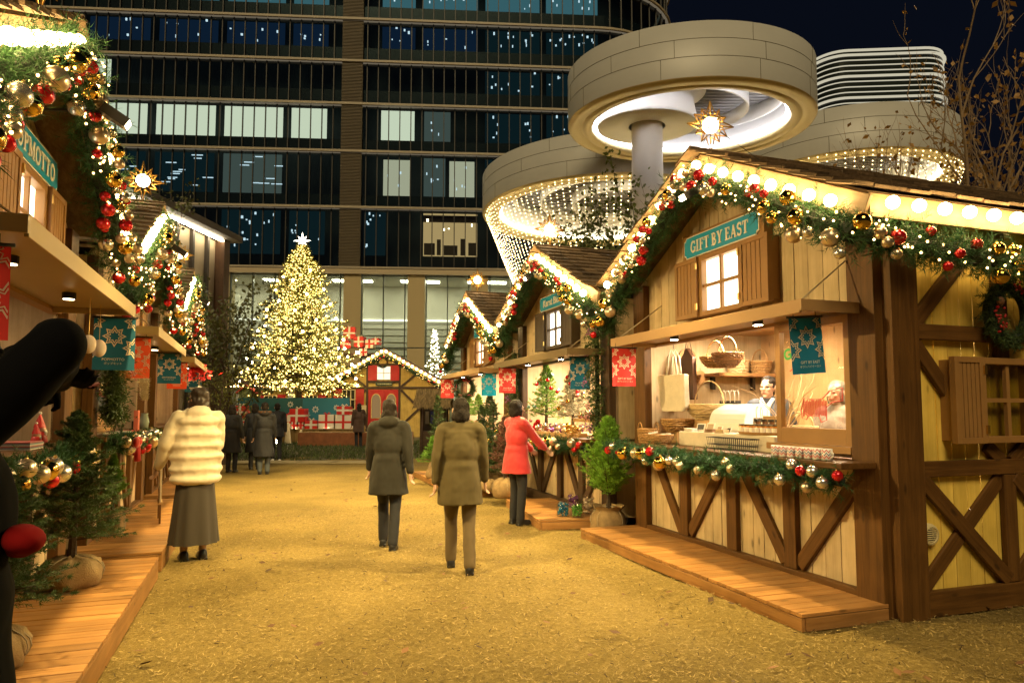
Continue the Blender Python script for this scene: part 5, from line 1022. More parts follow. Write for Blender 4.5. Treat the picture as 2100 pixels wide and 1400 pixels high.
# ------------------------------------------------------------------ broadleaf trees
def branch_tree(name, label, p, h, seed, spread=0.5, leaf=None, nleaf=6, lsize=0.06, r0=0.06, stems=1, depth=4, cat="tree", group=None, nb=4, up=0.25, bark=None):
    t = thing(name, label, cat, p, 0, group); q = random.Random(seed); mb = MB(); tips = []
    def grow(p0, d, L, r, lv):
        pts = [p0]; dd = d.copy(); n = 5
        for i in range(n):
            dd = (dd + Vector((q.gauss(0, .10), q.gauss(0, .10), q.gauss(0.04, .06)))).normalized(); pts.append(pts[-1] + dd * L / n)
        mb.tube(pts, [r * (1 - 0.62 * i / n) for i in range(n + 1)], 7 if lv < 2 else 4, cap=False)
        if lv >= 2: tips.extend((pts[i], dd) for i in range(1, n + 1))
        if lv < depth:
            for k in range(nb):
                i = q.randint(2, n) if lv else q.randint(1, n); a = q.uniform(0, 2 * PI); side = dd.orthogonal().normalized(); side.rotate(Matrix.Rotation(a, 3, dd))
                nd = (dd * 0.8 + side * q.uniform(0.5, 1.0) * spread * 2 + Vector((0, 0, up))).normalized(); grow(pts[i], nd, L * q.uniform(0.5, 0.72), r * 0.5, lv + 1)
    for k in range(stems):
        a = 2 * PI * k / stems + q.random(); d = Vector((math.cos(a) * 0.22 * (stems > 1), math.sin(a) * 0.22 * (stems > 1), 1)).normalized(); grow(Vector((0, 0, 0)), d, h * 0.52, r0, 0)
    mb.build("trunk", bark or BARK, t, True)
    if leaf:
        rng = np.random.default_rng(seed); k = int(len(tips) * nleaf); ix = rng.integers(0, len(tips), k); c = np.array([tips[i][0] for i in ix]) + rng.normal(0, 0.09, (k, 3))
        d = unit(rng.normal(size=(k, 3)) + np.array([0, 0, -0.5])); s = unit(np.cross(d, rng.normal(size=(k, 3)))); L = lsize * rng.uniform(0.6, 1.3, (k, 1))
        link("crown", npmesh("crown", np.stack([c, c + d * L * 0.45 + s * L * 0.3, c + d * L, c + d * L * 0.45 - s * L * 0.3], 1), 4, leaf), t)
    return t
LG = mat("maple_leaf", (0.10, 0.12, 0.03), 0.6, island=0.5, trans=0.3); LA = mat("autumn_leaf", (0.28, 0.15, 0.03), 0.6, island=0.4, trans=0.3); LY = mat("ivy_leaf", (0.13, 0.14, 0.025), 0.6, island=0.5, trans=0.25)
def gp(px, d): p = at(px, 840, d); return (p.x, p.y, 0)
branch_tree("maple_tree", "slender green maple rising behind the roofs between the two nearer right stalls", gp(1300, 15.5), 6.6, 3, 0.55, LG, 4.5, 0.13, 0.05, 3, 3)
branch_tree("maple_tree", "slender maple in front of the pavilion corner at left", gp(462, 19), 7.2, 5, 0.5, mat("dark_maple_leaf", (0.07, 0.075, 0.02), .6, island=.5, trans=.3), 3.5, 0.14, 0.05, 2, 3)
branch_tree("ivy_bush", "yellow green bush behind the white coated shopper at the far left deck", gp(447, 17.5), 2.9, 8, 0.4, LY, 3, 0.07, 0.025, 5, 2, cat="bush")
PBARK = mat("pale_bark", (0.26, 0.18, 0.10), 0.9, var=0.3, scale=20, bump=0.4)
branch_tree("bare_tree", "bare autumn tree with a few yellow leaves against the night sky", gp(2035, 16), 10.2, 12, 0.36, LA, 0.4, 0.15, 0.10, 5, 4, nb=3, up=0.6, bark=PBARK)
branch_tree("bare_tree", "thinner bare tree with sparse leaves left of the taller bare one", gp(1985, 15), 7.6, 15, 0.36, LA, 0.3, 0.13, 0.07, 3, 4, nb=3, up=0.6, bark=PBARK)
branch_tree("bare_tree", "bare tree cut by the right picture edge", gp(2110, 15), 8.8, 14, 0.36, LA, 0.3, 0.14, 0.09, 3, 4, nb=3, up=0.6, bark=PBARK)
for i, (px, h_, lb) in enumerate(((1660, 5.9, "thin leafy sapling behind the nearest roof, left one under the right canopy"), (1750, 5.2, "thin leafy sapling in the middle, behind the nearest roof"), (1840, 5.6, "thin leafy sapling behind the nearest roof, right one under the right canopy"))):
    branch_tree("sapling", lb, gp(px, 14.5), h_, 31 + i, 0.4, LG, 5, 0.12, 0.03, 3, 2, group="leafy saplings behind the nearest roof")
# low planting in front of the stage
# ------------------------------------------------------------------ goods on the stalls
WICK = mat("wicker", (0.40, 0.22, 0.075), 0.6, var=0.3, scale=40, bump=0.4, island=0.25); WICKP = mat("pale_wicker", (0.56, 0.40, 0.20), 0.6, var=0.25, scale=40, bump=0.4, island=0.2); WICKD = mat("brown_wicker", (0.24, 0.12, 0.045), 0.6, var=0.3, scale=40, bump=0.4, island=0.25)
PAPER = mat("white_paper", (0.75, 0.70, 0.62), 0.7); KRAFT = mat("kraft_paper", (0.42, 0.25, 0.10), 0.7, var=0.1); CLOTH = mat("pale_cloth", (0.60, 0.52, 0.40), 0.9, var=0.12, scale=10, bump=0.3); BAGK = mat("black_paper_bag", (0.03, 0.03, 0.035), 0.5)
def P1l(s_, x, y, z): return loc2w(s_, x, y, z)
def basket(label, s_, x, y, z, rt, rb, h, m=WICK, handle=0, oval=1.0, group="wicker baskets in the nearest right stall"):
    t = thing("basket", label, "basket", P1l(s_, x, y, z), s_[3], group); mb = MB(); n = 28; nr = max(5, int(h / 0.016))
    for k in range(nr):
        f = k / (nr - 1); r = rb + (rt - rb) * math.sin(f * PI / 2) ** 0.9
        mb.tube([((r + 0.006 * (1 if (i + k) % 2 else -1)) * math.cos(2 * PI * i / n) * oval, (r + 0.006 * (1 if (i + k) % 2 else -1)) * math.sin(2 * PI * i / n), 0.008 + f * h) for i in range(n + 1)], h / nr * 0.56, 5, cap=False)
    mb.lathe([(0, 0.004), (rb, 0.006)], n=20, sx=oval); mb.lathe([(rb * .97, 0.01), (rt * 0.96, h * .97)], n=20, sx=oval); mb.build("body", m, t)
    rim = MB(); rim.tube([((rt + 0.006) * math.cos(2 * PI * i / 24) * oval, (rt + 0.006) * math.sin(2 * PI * i / 24), h + 0.004 + 0.003 * (i % 2)) for i in range(25)], 0.009, 6, cap=False); rim.build("rim", m, t)
    if handle == 1:
        hb = MB(); hb.tube([(rt * oval * math.cos(PI * i / 14), 0, h + rt * 1.15 * math.sin(PI * i / 14)) for i in range(15)], 0.009, 6); hb.build("handle", m, t, True)
    if handle == 2:
        for sg in (-1, 1): MB().tube([(0.05 * math.cos(PI * i / 8), sg * rt * 0.95, h + 0.085 * math.sin(PI * i / 8)) for i in range(9)], 0.006, 5).build("handle", m, t, True)
    return t
A1 = STALLS[0]; cz1 = 1.12
t = thing("display_riser", "low counter riser draped in pale cloth behind the wire basket", "riser", P1l(A1, 0, 0, cz1), A1[3]); mb = MB(); mb.box(-0.84, 0.68, -0.07, 0.62, 0.0, 0.15); mb.build("cloth_cover", CLOTH, t, bevel=0.012)
RZ1 = cz1 + 0.151
basket("woven basket with two loop handles at the far end of the counter", A1, -1.36, -0.14, cz1, 0.115, 0.10, 0.15, WICK, 2)
basket("open lattice basket with white packets at the front of the counter", A1, -1.02, -0.20, cz1, 0.15, 0.10, 0.10, WICK)
basket("wide shallow bowl basket under the hanging tote bag", A1, -1.27, 0.20, cz1 + 0.12, 0.19, 0.11, 0.14, WICK)
basket("big oval wicker basket with a hoop handle on the counter's far end", A1, -0.98, 0.42, cz1 + 0.27, 0.24, 0.14, 0.16, WICKP, 1, 1.15)
basket("round brown basket hanging by its hoop under the ceiling, nearer one", A1, -0.80, 0.55, 1.97, 0.165, 0.08, 0.15, WICKD, 1)
basket("flat brown basket hanging beside the round one, farther in", A1, -1.18, 0.66, 1.99, 0.17, 0.09, 0.12, WICK, 1)
basket("small speckled basket hanging low at the side wall", A1, -1.45, 0.50, 1.80, 0.11, 0.06, 0.10, WICKD, 1)
basket("pale square shouldered basket on the wall shelf", A1, -1.55, 1.25, 1.955, 0.13, 0.11, 0.15, WICKP, 1)
basket("brown hooped basket at the inner end of the wall shelf", A1, -1.52, 1.56, 1.955, 0.14, 0.10, 0.14, WICK, 1)
basket("small hooped tray basket behind the honey jars", A1, 0.52, 0.36, RZ1 + 0.0, 0.12, 0.10, 0.07, WICKP, 1, 1.3)
t = thing("wall_shelf", "thick wooden shelf on the inner side wall holding two baskets", "shelf", P1l(A1, -1.55, 1.35, 1.91), A1[3]); MB().box(-0.17, 0.17, -0.5, 0.38, 0, 0.04).build("board", WICKD if False else wood("shelf_wood", (.25, .12, .04), (.38, .2, .08), 'Y', .5), t, bevel=.004); MB().box(-0.16, -0.10, -0.4, -0.36, -0.16, -0.001).build("bracket", BLACK, t); MB().box(-0.16, -0.10, 0.2, 0.24, -0.16, -0.001).build("bracket", BLACK, t)
t = thing("packet_pile", "white paper packets heaped in the lattice basket", "packets", P1l(A1, -1.02, -0.20, cz1 + 0.06), A1[3]); q = random.Random(2)
for i in range(5):
    o = MB().box(-0.05, 0.05, -0.035, 0.035, -0.008, 0.008).build("packet", PAPER, t, loc=(q.uniform(-.06, .06), q.uniform(-.05, .05), 0.01 + i * 0.014)); o.rotation_euler = (q.uniform(-.5, .5), q.uniform(-.5, .5), q.uniform(0, 3))
t = thing("tote_bag", "cream canvas tote bag with a small red star hanging at the counter's far end", "bag", P1l(A1, -1.22, 0.12, 1.50), A1[3] + R(8)); mb = MB(); mb.prism([(-0.21, 0.02), (-0.17, -0.02), (0.17, -0.02), (0.22, 0.03), (0.235, 0.40), (-0.235, 0.40)], lambda u, v, q: (u, q + 0.02 * math.sin(v * 12), v), -0.035, 0.035); mb.build("body", CLOTH, t, bevel=0.01)
for yy in (-0.03, 0.03): MB().tube([(-0.09, yy, 0.40), (-0.06, yy, 0.60), (0, yy, 0.70), (0.06, yy, 0.60), (0.09, yy, 0.40)], 0.014, 6).build("strap", CLOTH, t, True)
pr = MB()
for pl in star_rings(0.0, 0.17, 0.045): pr.add([(x, -0.044 + 0.02 * math.sin(z * 12), z) for x, z in pl], [(0, 1, 2, 3)])
pr.build("star_print", RED, t); MB().tube([(0, 0, 0.70), (0, 0, 0.93)], 0.004, 5).build("hook", BLACK, t)
for i, (x, lb) in enumerate(((-1.5, "brown leather bag hanging behind the cream tote"),)):
    t = thing("leather_bag", lb, "bag", P1l(A1, -1.42, 0.45, 1.62), A1[3]); MB().prism([(-0.14, 0.0), (0.14, 0), (0.12, 0.5), (0, 0.62), (-0.12, 0.5)], lambda u, v, q: (u, q, v), -0.03, 0.03).build("body", mat("brown_leather", (0.07, 0.03, 0.015), .4), t, bevel=.01); MB().tube([(-.1, 0, .5), (0, 0, .8), (.1, 0, .5)], .008, 5).build("strap", MATS["brown_leather"], t)
def board(label, y, z, r): 
    t = thing("cutting_board", label, "board", P1l(A1, -1.70, y, z), A1[3], "round wooden boards on the inner wall"); o = MB().lathe([(0, -0.012), (r, -0.012), (r, 0.012), (0, 0.012)], n=24).build("board", wood("board_wood", (.38, .2, .08), (.5, .3, .14), 'X', .5, grain=12), t, bevel=.003); o.rotation_euler = (0, R(90), 0); MB().tube([(0.02, 0, r), (0.0, 0, r + 0.05)], 0.004, 5).build("loop", ROPE, t)
board("round wooden board on the inner wall beside the hanging bags", 0.62, 2.13, 0.13); board("smaller round board below the larger one on the inner wall", 0.80, 1.90, 0.09)
t = thing("display_case", "white curved bread bin shaped display case in the middle of the counter", "case", P1l(A1, -0.46, 0.42, RZ1), A1[3]); pf = [(0.16, 0), (0.16, 0.26), (0.05, 0.29)] + [(0.05 - 0.21 * math.sin(R(a)), 0.08 + 0.21 * math.cos(R(a))) for a in range(0, 91, 15)] + [(-0.16, 0)]
mb = MB(); mb.prism(pf, lambda u, v, q: (q, u, v), -0.30, 0.30); mb.build("body", mat("white_enamel", (0.72, 0.70, 0.66), 0.25, coat=.4), t, bevel=.006); MB().box(-0.26, 0.26, -0.172, -0.163, 0.02, 0.09).build("label_strip", PAPER, t)
def pbag(label, x, y, z, m, w_=0.13, h=0.13, hm=WHITE):
    t = thing("paper_bag", label, "paper bag", P1l(A1, x, y, z), A1[3] + R(10), "paper carrier bags on the counter"); MB().box(-w_ / 2, w_ / 2, -0.03, 0.03, 0, h).build("body", m, t, bevel=.003)
    for yy in (-0.031, 0.031): MB().tube([(-w_ * .25, yy, h - .02)] + [(-w_ * .25 * math.cos(PI * i / 8), yy, h + 0.07 + 0.045 * math.sin(PI * i / 8)) for i in range(9)] + [(w_ * .25, yy, h - .02)], 0.005, 5).build("handle", hm, t, True)
pbag("dark carrier bag with white handles behind the display case, left one", -0.92, 0.60, RZ1 + .20, BAGK); pbag("dark carrier bag with white handles behind the display case, right one", -0.76, 0.60, RZ1 + .20, BAGK)
pbag("grey carrier bag with tall white handles behind the honey jars", 0.06, 0.30, RZ1, mat("grey_bag", (.12, .11, .10), .5), 0.16, 0.15)
t = thing("bag_stand", "small wooden stand raising the dark carrier bags", "stand", P1l(A1, -0.84, 0.60, RZ1), A1[3]); MB().box(-0.18, 0.18, -0.06, 0.06, 0, 0.2).build("block", INNER, t, bevel=.005)
t = thing("basket_stand", "wooden block raising the big oval basket", "stand", P1l(A1, -0.98, 0.42, cz1), A1[3]); MB().box(-0.16, 0.16, -0.12, 0.12, 0, 0.268).build("block", INNER, t, bevel=.005)
t = thing("bowl_stand", "box raising the shallow bowl basket", "stand", P1l(A1, -1.27, 0.20, cz1), A1[3]); MB().box(-0.10, 0.10, -0.08, 0.08, 0, 0.119).build("block", KRAFT, t, bevel=.005)
t = thing("tray", "oval wicker tray under the row of honey jars", "tray", P1l(A1, 0.36, 0.06, RZ1), A1[3]); MB().lathe([(0, 0), (0.14, 0), (0.155, 0.025), (0.145, 0.025), (0.13, 0.008), (0, 0.008)], n=28, sx=2.0).build("weave", WICK, t)
HON = mat("honey", (0.32, 0.12, 0.015), 0.15, coat=.5)
def jar(label, p, r, h, cm, lidm=None, lab=True, group="honey jars on the counter tray"):
    t = thing("jar", label, "jar", p, A1[3], group); MB().lathe([(0, 0), (r, 0), (r, h * .8), (r * .85, h * .86), (r * .85, h * .88), (0, h * .88)], n=16).build("body", cm, t, True); MB().lathe([(r * .9, h * .86), (r * .9, h), (0, h)], n=16).build("lid", lidm or BLACK, t)
    if lab: MB().lathe([(r * 1.01, h * .15), (r * 1.01, h * .65)], n=12, a0=R(190), a1=R(350)).build("label", PAPER, t)
for i in range(7):
    jar(["amber jar with a white label, far end of the front jar row", "amber jar with a white label, second in the front jar row", "amber jar with a white label, third in the front jar row", "amber jar with a white label, fourth in the front jar row", "amber jar with a white label, fifth in the front jar row", "amber jar with a white label, sixth in the front jar row", "amber jar with a white label, nearest end of the front jar row"][i], P1l(A1, 0.13 + i * 0.077, 0.01, RZ1 + 0.009), 0.03, 0.085, HON)
for i in range(4): jar(["dark lidded jar at the back of the tray, far end", "dark lidded jar at the back of the tray, second", "dark lidded jar at the back of the tray, third", "dark lidded jar at the back of the tray, near end"][i], P1l(A1, 0.22 + i * 0.1, 0.11, RZ1 + 0.009), 0.033, 0.13, mat("dark_honey", (.10, .04, .01), .15, coat=.5))
for i, (x, y, z, w_, h, m, lb) in enumerate(((-0.62, 0.05, RZ1, 0.12, 0.09, PAPER, "white card with a dark picture leaning before the display case, left"), (-0.47, 0.06, RZ1, 0.13, 0.10, PAPER, "white card leaning before the display case, right"), (0.33, 0.18, RZ1 + .14, 0.2, 0.09, KRAFT, "brown kraft carton standing behind the amber jars"), (-0.28, 0.04, RZ1, 0.10, 0.07, PAPER, "small white price card in the middle of the counter"), (-0.1, 0.02, RZ1, 0.09, 0.06, PAPER, "small cream price card left of the amber jars"))):
    t = thing("card" if m is PAPER else "carton", lb, "card" if m is PAPER else "carton", P1l(A1, x, y, z if m is PAPER else RZ1), A1[3] + R(q.uniform(-12, 12))); o = MB().box(-w_ / 2, w_ / 2, 0, 0.006 if m is PAPER else 0.09, 0, h if m is PAPER else 0.17).build("sheet" if m is PAPER else "box", m, t)
    if m is PAPER: o.rotation_euler = (R(-18), 0, 0); MB().box(-w_ * .38, w_ * .38, -0.002, -0.0005, h * .25, h * .85).build("picture", mat("ink%d" % (i % 2), ((.05, .045, .04), (.4, .3, .2))[i % 2], .6), o)
# cloths and wooden plates lying on the riser
for i, (x, lb, m) in enumerate(((-0.7, "folded white napkins at the far end of the riser", PAPER), (-0.33, "stack of brown wooden plates on the riser", WICKD), (-0.15, "pile of pale wooden spoons on the riser", WICKP))):
    t = thing("ware_stack", lb, "wares", P1l(A1, x, -0.01, RZ1), A1[3])
    for k in range(3): MB().box(-0.07 + k * .004, 0.07, -0.04, 0.04 - k * .003, k * 0.012, k * 0.012 + 0.010).build("piece", m, t, bevel=.003)
t = thing("wire_basket", "long black wire basket hanging on the counter edge", "wire basket", P1l(A1, 0.17, -0.14, cz1), A1[3]); mb = MB()
for zz, k in ((0.006, .92), (0.05, .95), (0.115, 1.0)): mb.tube([(-.34 * k, -.045, zz), (.34 * k, -.045, zz), (.34 * k, .045, zz), (-.34 * k, .045, zz), (-.34 * k, -.045, zz)], 0.0035, 4)
for i in range(23): x = -.33 + i * .03; mb.tube([(x * .92, -.045, .006), (x, -.047, .115)], 0.0022, 4); mb.tube([(x * .92, .045, .006), (x, .047, .115)], 0.0022, 4)
mb.build("wires", BLACK, t)
# row of mugs with a red and navy zigzag
MUGW = mat("mug_white", (0.75, 0.72, 0.68), 0.2, coat=.5); ZR = mat("zig_red", (.5, .02, .02), .4); ZN = mat("zig_navy", (.02, .05, .14), .4)
mugs = None
for i in range(7):
    lb = ["white zigzag mug at the far end of the mug row", "white zigzag mug, second from the far end of the mug row", "white zigzag mug, third from the far end of the mug row", "white zigzag mug in the middle of the mug row", "white zigzag mug, third from the near end of the mug row", "white zigzag mug, second from the near end of the mug row", "white zigzag mug with its handle showing, at the near end of the row"][i]
    if mugs is None:
        mugs = thing("mug", lb, "mug", (0, 0, 0), A1[3], "row of mugs on the counter"); MB().lathe([(0, 0), (0.038, 0), (0.041, 0.01), (0.041, 0.088), (0.037, 0.088), (0.036, 0.012), (0, 0.01)], n=24).build("body", MUGW, mugs, True)
        MB().tube([(0.039 + 0.026 * math.sin(PI * k / 8), 0, 0.02 + 0.05 * k / 8) for k in range(9)], 0.006, 6).build("handle", MUGW, mugs, True)
        for m, z0 in ((ZR, 0.012), (ZN, 0.034), (ZR, 0.056)):
            z = MB(); n = 24; rr_ = 0.0416
            for k in range(n):
                a, b_ = R(185 + 170 * k / n), R(185 + 170 * (k + 1) / n); f = lambda k: 0.010 * abs(((k / 3) % 2) - 1) * 2
                z.add([(rr_ * math.cos(a), rr_ * math.sin(a), z0 + f(k)), (rr_ * math.cos(b_), rr_ * math.sin(b_), z0 + f(k + 1)), (rr_ * math.cos(b_), rr_ * math.sin(b_), z0 + f(k + 1) + .010), (rr_ * math.cos(a), rr_ * math.sin(a), z0 + f(k) + .010)], [(0, 1, 2, 3)])
            z.build("zigzag", m, mugs)
        mm = mugs
    else: mm = copy_thing(mugs, (0, 0, 0), A1[3], lb)
    mm.location = P1l(A1, 0.96 + i * 0.092, -0.29, cz1 + 0.001)
# dry white branches
t = thing("branch_bundle", "bundle of pale twisting dry branches beside the sash window", "branches", P1l(A1, 0.48, 0.22, RZ1), A1[3]); mb = MB(); q = random.Random(5)
for k in range(16):
    p = Vector((q.uniform(-.03, .03), q.uniform(-.03, .03), 0)); d = Vector((q.uniform(-.8, .9), q.uniform(-.3, .5), 1.1)).normalized(); pts = [p]
    for i in range(8): d = (d + Vector((q.gauss(0, .22), q.gauss(0, .2), q.gauss(0, .15)))).normalized(); pts.append(pts[-1] + d * 0.085)
    mb.tube(pts, [0.0065 * (1 - i / 11) for i in range(9)], 5)
mb.build("twigs", mat("dry_twig", (0.45, 0.30, 0.15), .7), t)
# window painting on the sash
sash = [c for c in R1.children if c.name.startswith("sash")][0]; PG = mat("green_window_paint", (0.03, 0.30, 0.05), .5); PRr = mat("red_window_paint", (0.60, 0.05, 0.03), .5)
o = link("lettering", text_mesh("GIFT", 0.13, PG, 0.0, 0.004), sash, (0.92, -0.041, 1.99)); o.rotation_euler = (R(90), R(-14), 0)
mb = MB(); mb.tube([(0.86, -0.041, 1.83), (0.93, -0.041, 1.86), (1.0, -0.041, 1.84), (1.06, -0.041, 1.88), (1.03, -0.041, 1.92), (1.0, -0.041, 1.89), (1.05, -0.041, 1.85)], 0.006, 4)
q = random.Random(8); body = [(0.98, 1.50), (1.02, 1.60), (1.10, 1.585), (1.22, 1.59), (1.30, 1.65), (1.43, 1.67), (1.43, 1.57), (1.32, 1.56), (1.26, 1.52), (1.26, 1.42), (1.20, 1.40), (1.18, 1.45), (1.06, 1.45), (1.04, 1.42), (0.99, 1.43), (0.98, 1.50)]
mb.tube([(x, -0.041, z) for x, z in body], 0.005, 4)
for k in range(34): x = 1.0 + k * 0.0076 * 1.0; mb.tube([(x, -0.041, 1.455 + q.uniform(-.01, .01)), (x + .012, -0.041, 1.58 + q.uniform(-.015, .01))], 0.0024, 3)
for k in range(10): x = 1.30 + k * 0.013; mb.tube([(x, -0.041, 1.575), (x + 0.004, -0.041, 1.65)], 0.0018, 3)
mb.build("window_drawing", PRr, sash)
# ---- ornament stall
A2 = STALLS[1]; q = random.Random(21)
def ornament_tree(label, x, y, h, rad, m, seed, cols):
    t = potted("ornament_tree", label, P1l(A2, x, y, 1.12), h, rad, seed, m=m, nbr=90, nt=6, ln=0.028, wd=0.006, k=12, pot=(0.09, 0.14), cat="small tree", group="decorated trees on the ornament counter"); qq = random.Random(seed)
    for k in range(16):
        f = qq.uniform(0.25, 0.9); a = qq.uniform(0, 2 * PI); r = rad * (1 - f) ** .8 * 0.9 + .02; link("bauble", bauble_mesh(qq.choice(cols), 0.032), t, (r * math.cos(a), r * math.sin(a), 0.18 + (h - .2) * f))
BMINT = mat("mint_bauble", (0.30, 0.5, 0.42), .2, metal=.6); BROSE = mat("rose_bauble", (0.65, 0.25, 0.25), .2, metal=.7); BPUR = mat("purple_bauble", (0.25, 0.08, 0.28), .2, metal=.6); BBLU = mat("blue_bauble", (0.03, 0.22, 0.38), .15, metal=.7); BGRN = mat("green_bauble", (0.10, 0.30, 0.04), .15, metal=.6)
ornament_tree("bright green decorated tree on the ornament counter", -0.75, 0.05, 1.12, 0.38, CYP, 201, [BMINT, BROSE, BRED]); ornament_tree("glittering pink and gold decorated tree on the ornament counter", 0.1, 0.15, 1.0, 0.34, mat("flocked", (.35, .32, .2), .6, island=.4), 202, [BROSE, BGOLD, BSILV, BRED])
def heap(label, x, y, z, w_, n, cols, r=0.04, s_=A2):
    t = thing("ornament_tray", label, "ornament tray", P1l(s_, x, y, z), s_[3], "trays heaped with ornaments"); MB().box(-w_ / 2, w_ / 2, -0.14, 0.14, 0, 0.05).build("tray", KRAFT, t, bevel=.004); qq = random.Random(label)
    for k in range(n): rr_ = r * qq.uniform(.65, 1.15); link("bauble", bauble_mesh(qq.choice(cols), round(rr_, 2)), t, (qq.uniform(-w_ / 2 + .03, w_ / 2 - .03), qq.uniform(-.12, .12), 0.06 + abs(qq.gauss(0, .05))))
heap("tray of pink and red ornaments at the far end of the ornament counter", -1.3, -0.15, 1.12, 0.5, 24, [BRED, BROSE, BROSE]); heap("tray of deep red tinsel baubles left of the counter's middle", -0.75, -0.2, 1.12, 0.5, 24, [BRED, BRED, BROSE])
heap("tray of mixed silver ornaments in the middle of the ornament counter", -0.2, -0.18, 1.12, 0.5, 26, [BSILV, BCHAMP, BROSE]); heap("tray of purple and champagne ornaments right of the middle", 0.35, -0.2, 1.12, 0.45, 22, [BPUR, BCHAMP, BSILV]); heap("tray of gold ornaments at the near end of the ornament counter", 0.85, -0.2, 1.12, 0.45, 24, [BGOLD, BCHAMP, BGOLD])
heap("raised tray of rose ornaments behind the others", 0.55, 0.25, 1.32, 0.7, 26, [BROSE, BSILV, BGOLD])
def tuft(name, label, p, n, spread, h, m, seed, cat="dried flowers", group=None, ln=.12, down=False):
    t = thing(name, label, cat, p, 0, group); rng = np.random.default_rng(seed); a = rng.normal(size=(n, 3)) * np.array([.02, .02, .01]); d = unit(rng.normal(size=(n, 3)) * spread + np.array([0, 0, -1 if down else 1])); b_ = a + d * h * rng.uniform(.5, 1.1, (n, 1))
    link("stems", npmesh("stems", needles(a, b_, 14, ln * .3, .005, rng, .8), 3, m), t); return t
tuft("tinsel_bunch", "big bunch of red tinsel twigs on the front of the ornament counter", P1l(A2, -0.95, -0.42, 1.0), 90, .8, .32, mat("red_tinsel", (.45, .03, .04), .35, metal=.3, island=.4), 1); tuft("tinsel_bunch", "gold tinsel bunch at the near end of the ornament counter", P1l(A2, 1.1, -0.3, 1.14), 60, .7, .3, mat("gold_tinsel", (.5, .3, .06), .35, metal=.5, island=.4), 2)
def swag(label, s_, x, y, z0, z1, seed, flowers):
    t = thing("flower_swag", label, "flower swag", P1l(s_, x, y, z0), s_[3], "hanging swags of greenery and flowers"); rng = np.random.default_rng(seed); n = 520; z = rng.uniform(0, z1 - z0, n); a = np.stack([rng.normal(0, .035, n), rng.normal(0, .03, n), z], 1)
    d = unit(np.stack([rng.normal(0, 1, n), rng.normal(-.5, .7, n), rng.normal(-.5, .5, n)], 1)); b_ = a + d * rng.uniform(.08, .2, (n, 1)); link("foliage", npmesh("foliage", needles(a, b_, 12, .05, .012, rng, .8, quad=True), 4, mat("swag_leaf", (0.06, 0.095, 0.025), .55, island=.5, trans=.2)), t)
    MB().tube([(0, 0, 0), (0.01, 0, (z1 - z0) / 2), (0, 0, z1 - z0)], .03, 6).build("stem", CORE, t); qq = random.Random(seed)
    for m, nn in flowers:
        mb = MB()
        for k in range(nn):
            cx, cz = qq.gauss(0, .09), qq.uniform(.1, z1 - z0 - .1); cy = qq.uniform(-.2, -.1)
            for j in range(14): mb.sphere((cx + qq.gauss(0, .03), cy + qq.gauss(0, .02), cz + qq.gauss(0, .035)), .011, 5, 4)
        mb.build("flower_cluster", m, t)
    k = 26; a = np.stack([rng.normal(0, .02, k), np.full(k, -.08), np.full(k, .55)], 1); d = unit(np.stack([rng.normal(0, .7, k), rng.normal(-.6, .4, k), rng.normal(-.6, .5, k)], 1)); link("dried_grass", npmesh("dried_grass", needles(a, a + d * .26, 22, .05, .004, rng, 1.2), 3, mat("dry_grass", (.40, .24, .07), .7, island=.3)), t)
FP = mat("purple_flower", (.30, .10, .26), .6); FK = mat("pink_flower", (.5, .22, .2), .6)
swag("full height swag of fir and purple flowers at the near post of the ornament stall", A2, 1.60, -0.16, 0.55, 2.75, 5, [(FP, 6), (FK, 3)]); swag("swag of greenery and purple flowers at the far post of the ornament stall", A2, -1.70, -0.16, 0.9, 2.5, 6, [(FP, 4)])
swag("green fir swag hanging beside the glazed sash of the middle left stall", STALLS[4], -1.62, -0.2, 1.35, 2.1, 7, [(FK, 1)])
def onz(px, py, z): d = at(px, py, 1) - Vector((0, 0, EYE)); k = (z - EYE) / d.z; return (k * d.x, k * d.y, z)
for i, (px, py, m, lb, hh) in enumerate(((1155, 1058, BBLU, "glass jar of blue baubles on the ornament stall's deck", .19), (1184, 1060, BGRN, "glass jar of green baubles on the ornament stall's deck", .18), (1176, 1040, BPUR, "jar of purple baubles behind the green one", .2), (1207, 1052, BCHAMP, "jar of pale gold baubles next to the burlap sack", .24))):
    t = thing("bauble_jar", lb, "jar", onz(px, py, .127), 0, "jars of baubles on the deck"); MB().lathe([(0, 0.003), (.082, 0.003), (.085, .02), (.085, hh * .8), (.06, hh * .95), (.06, hh)], n=20).build("glass", glass("jar_glass", (.95, .97, .97), .12), t, True); qq = random.Random(i)
    for k in range(60):
        a = qq.uniform(0, 2 * PI); r_ = .066 * math.sqrt(qq.uniform(.3, 1)); link("bauble", bauble_mesh(m, .016), t, (r_ * math.cos(a), r_ * math.sin(a), .02 + qq.random() * hh * .75))
t = thing("kraft_bag", "crumpled orange brown paper bag by the end post of the basket stall", "bag", onz(1303, 1066, 0.0), 0.4); MB().lathe([(0, 0), (.11, 0), (.13, .08), (.135, .17), (.15, .22), (.12, .215), (.11, .1), (0, .02)], n=11, sy=.8).build("body", mat("orange_kraft", (.5, .25, .08), .7, var=.2, bump=.3), t)
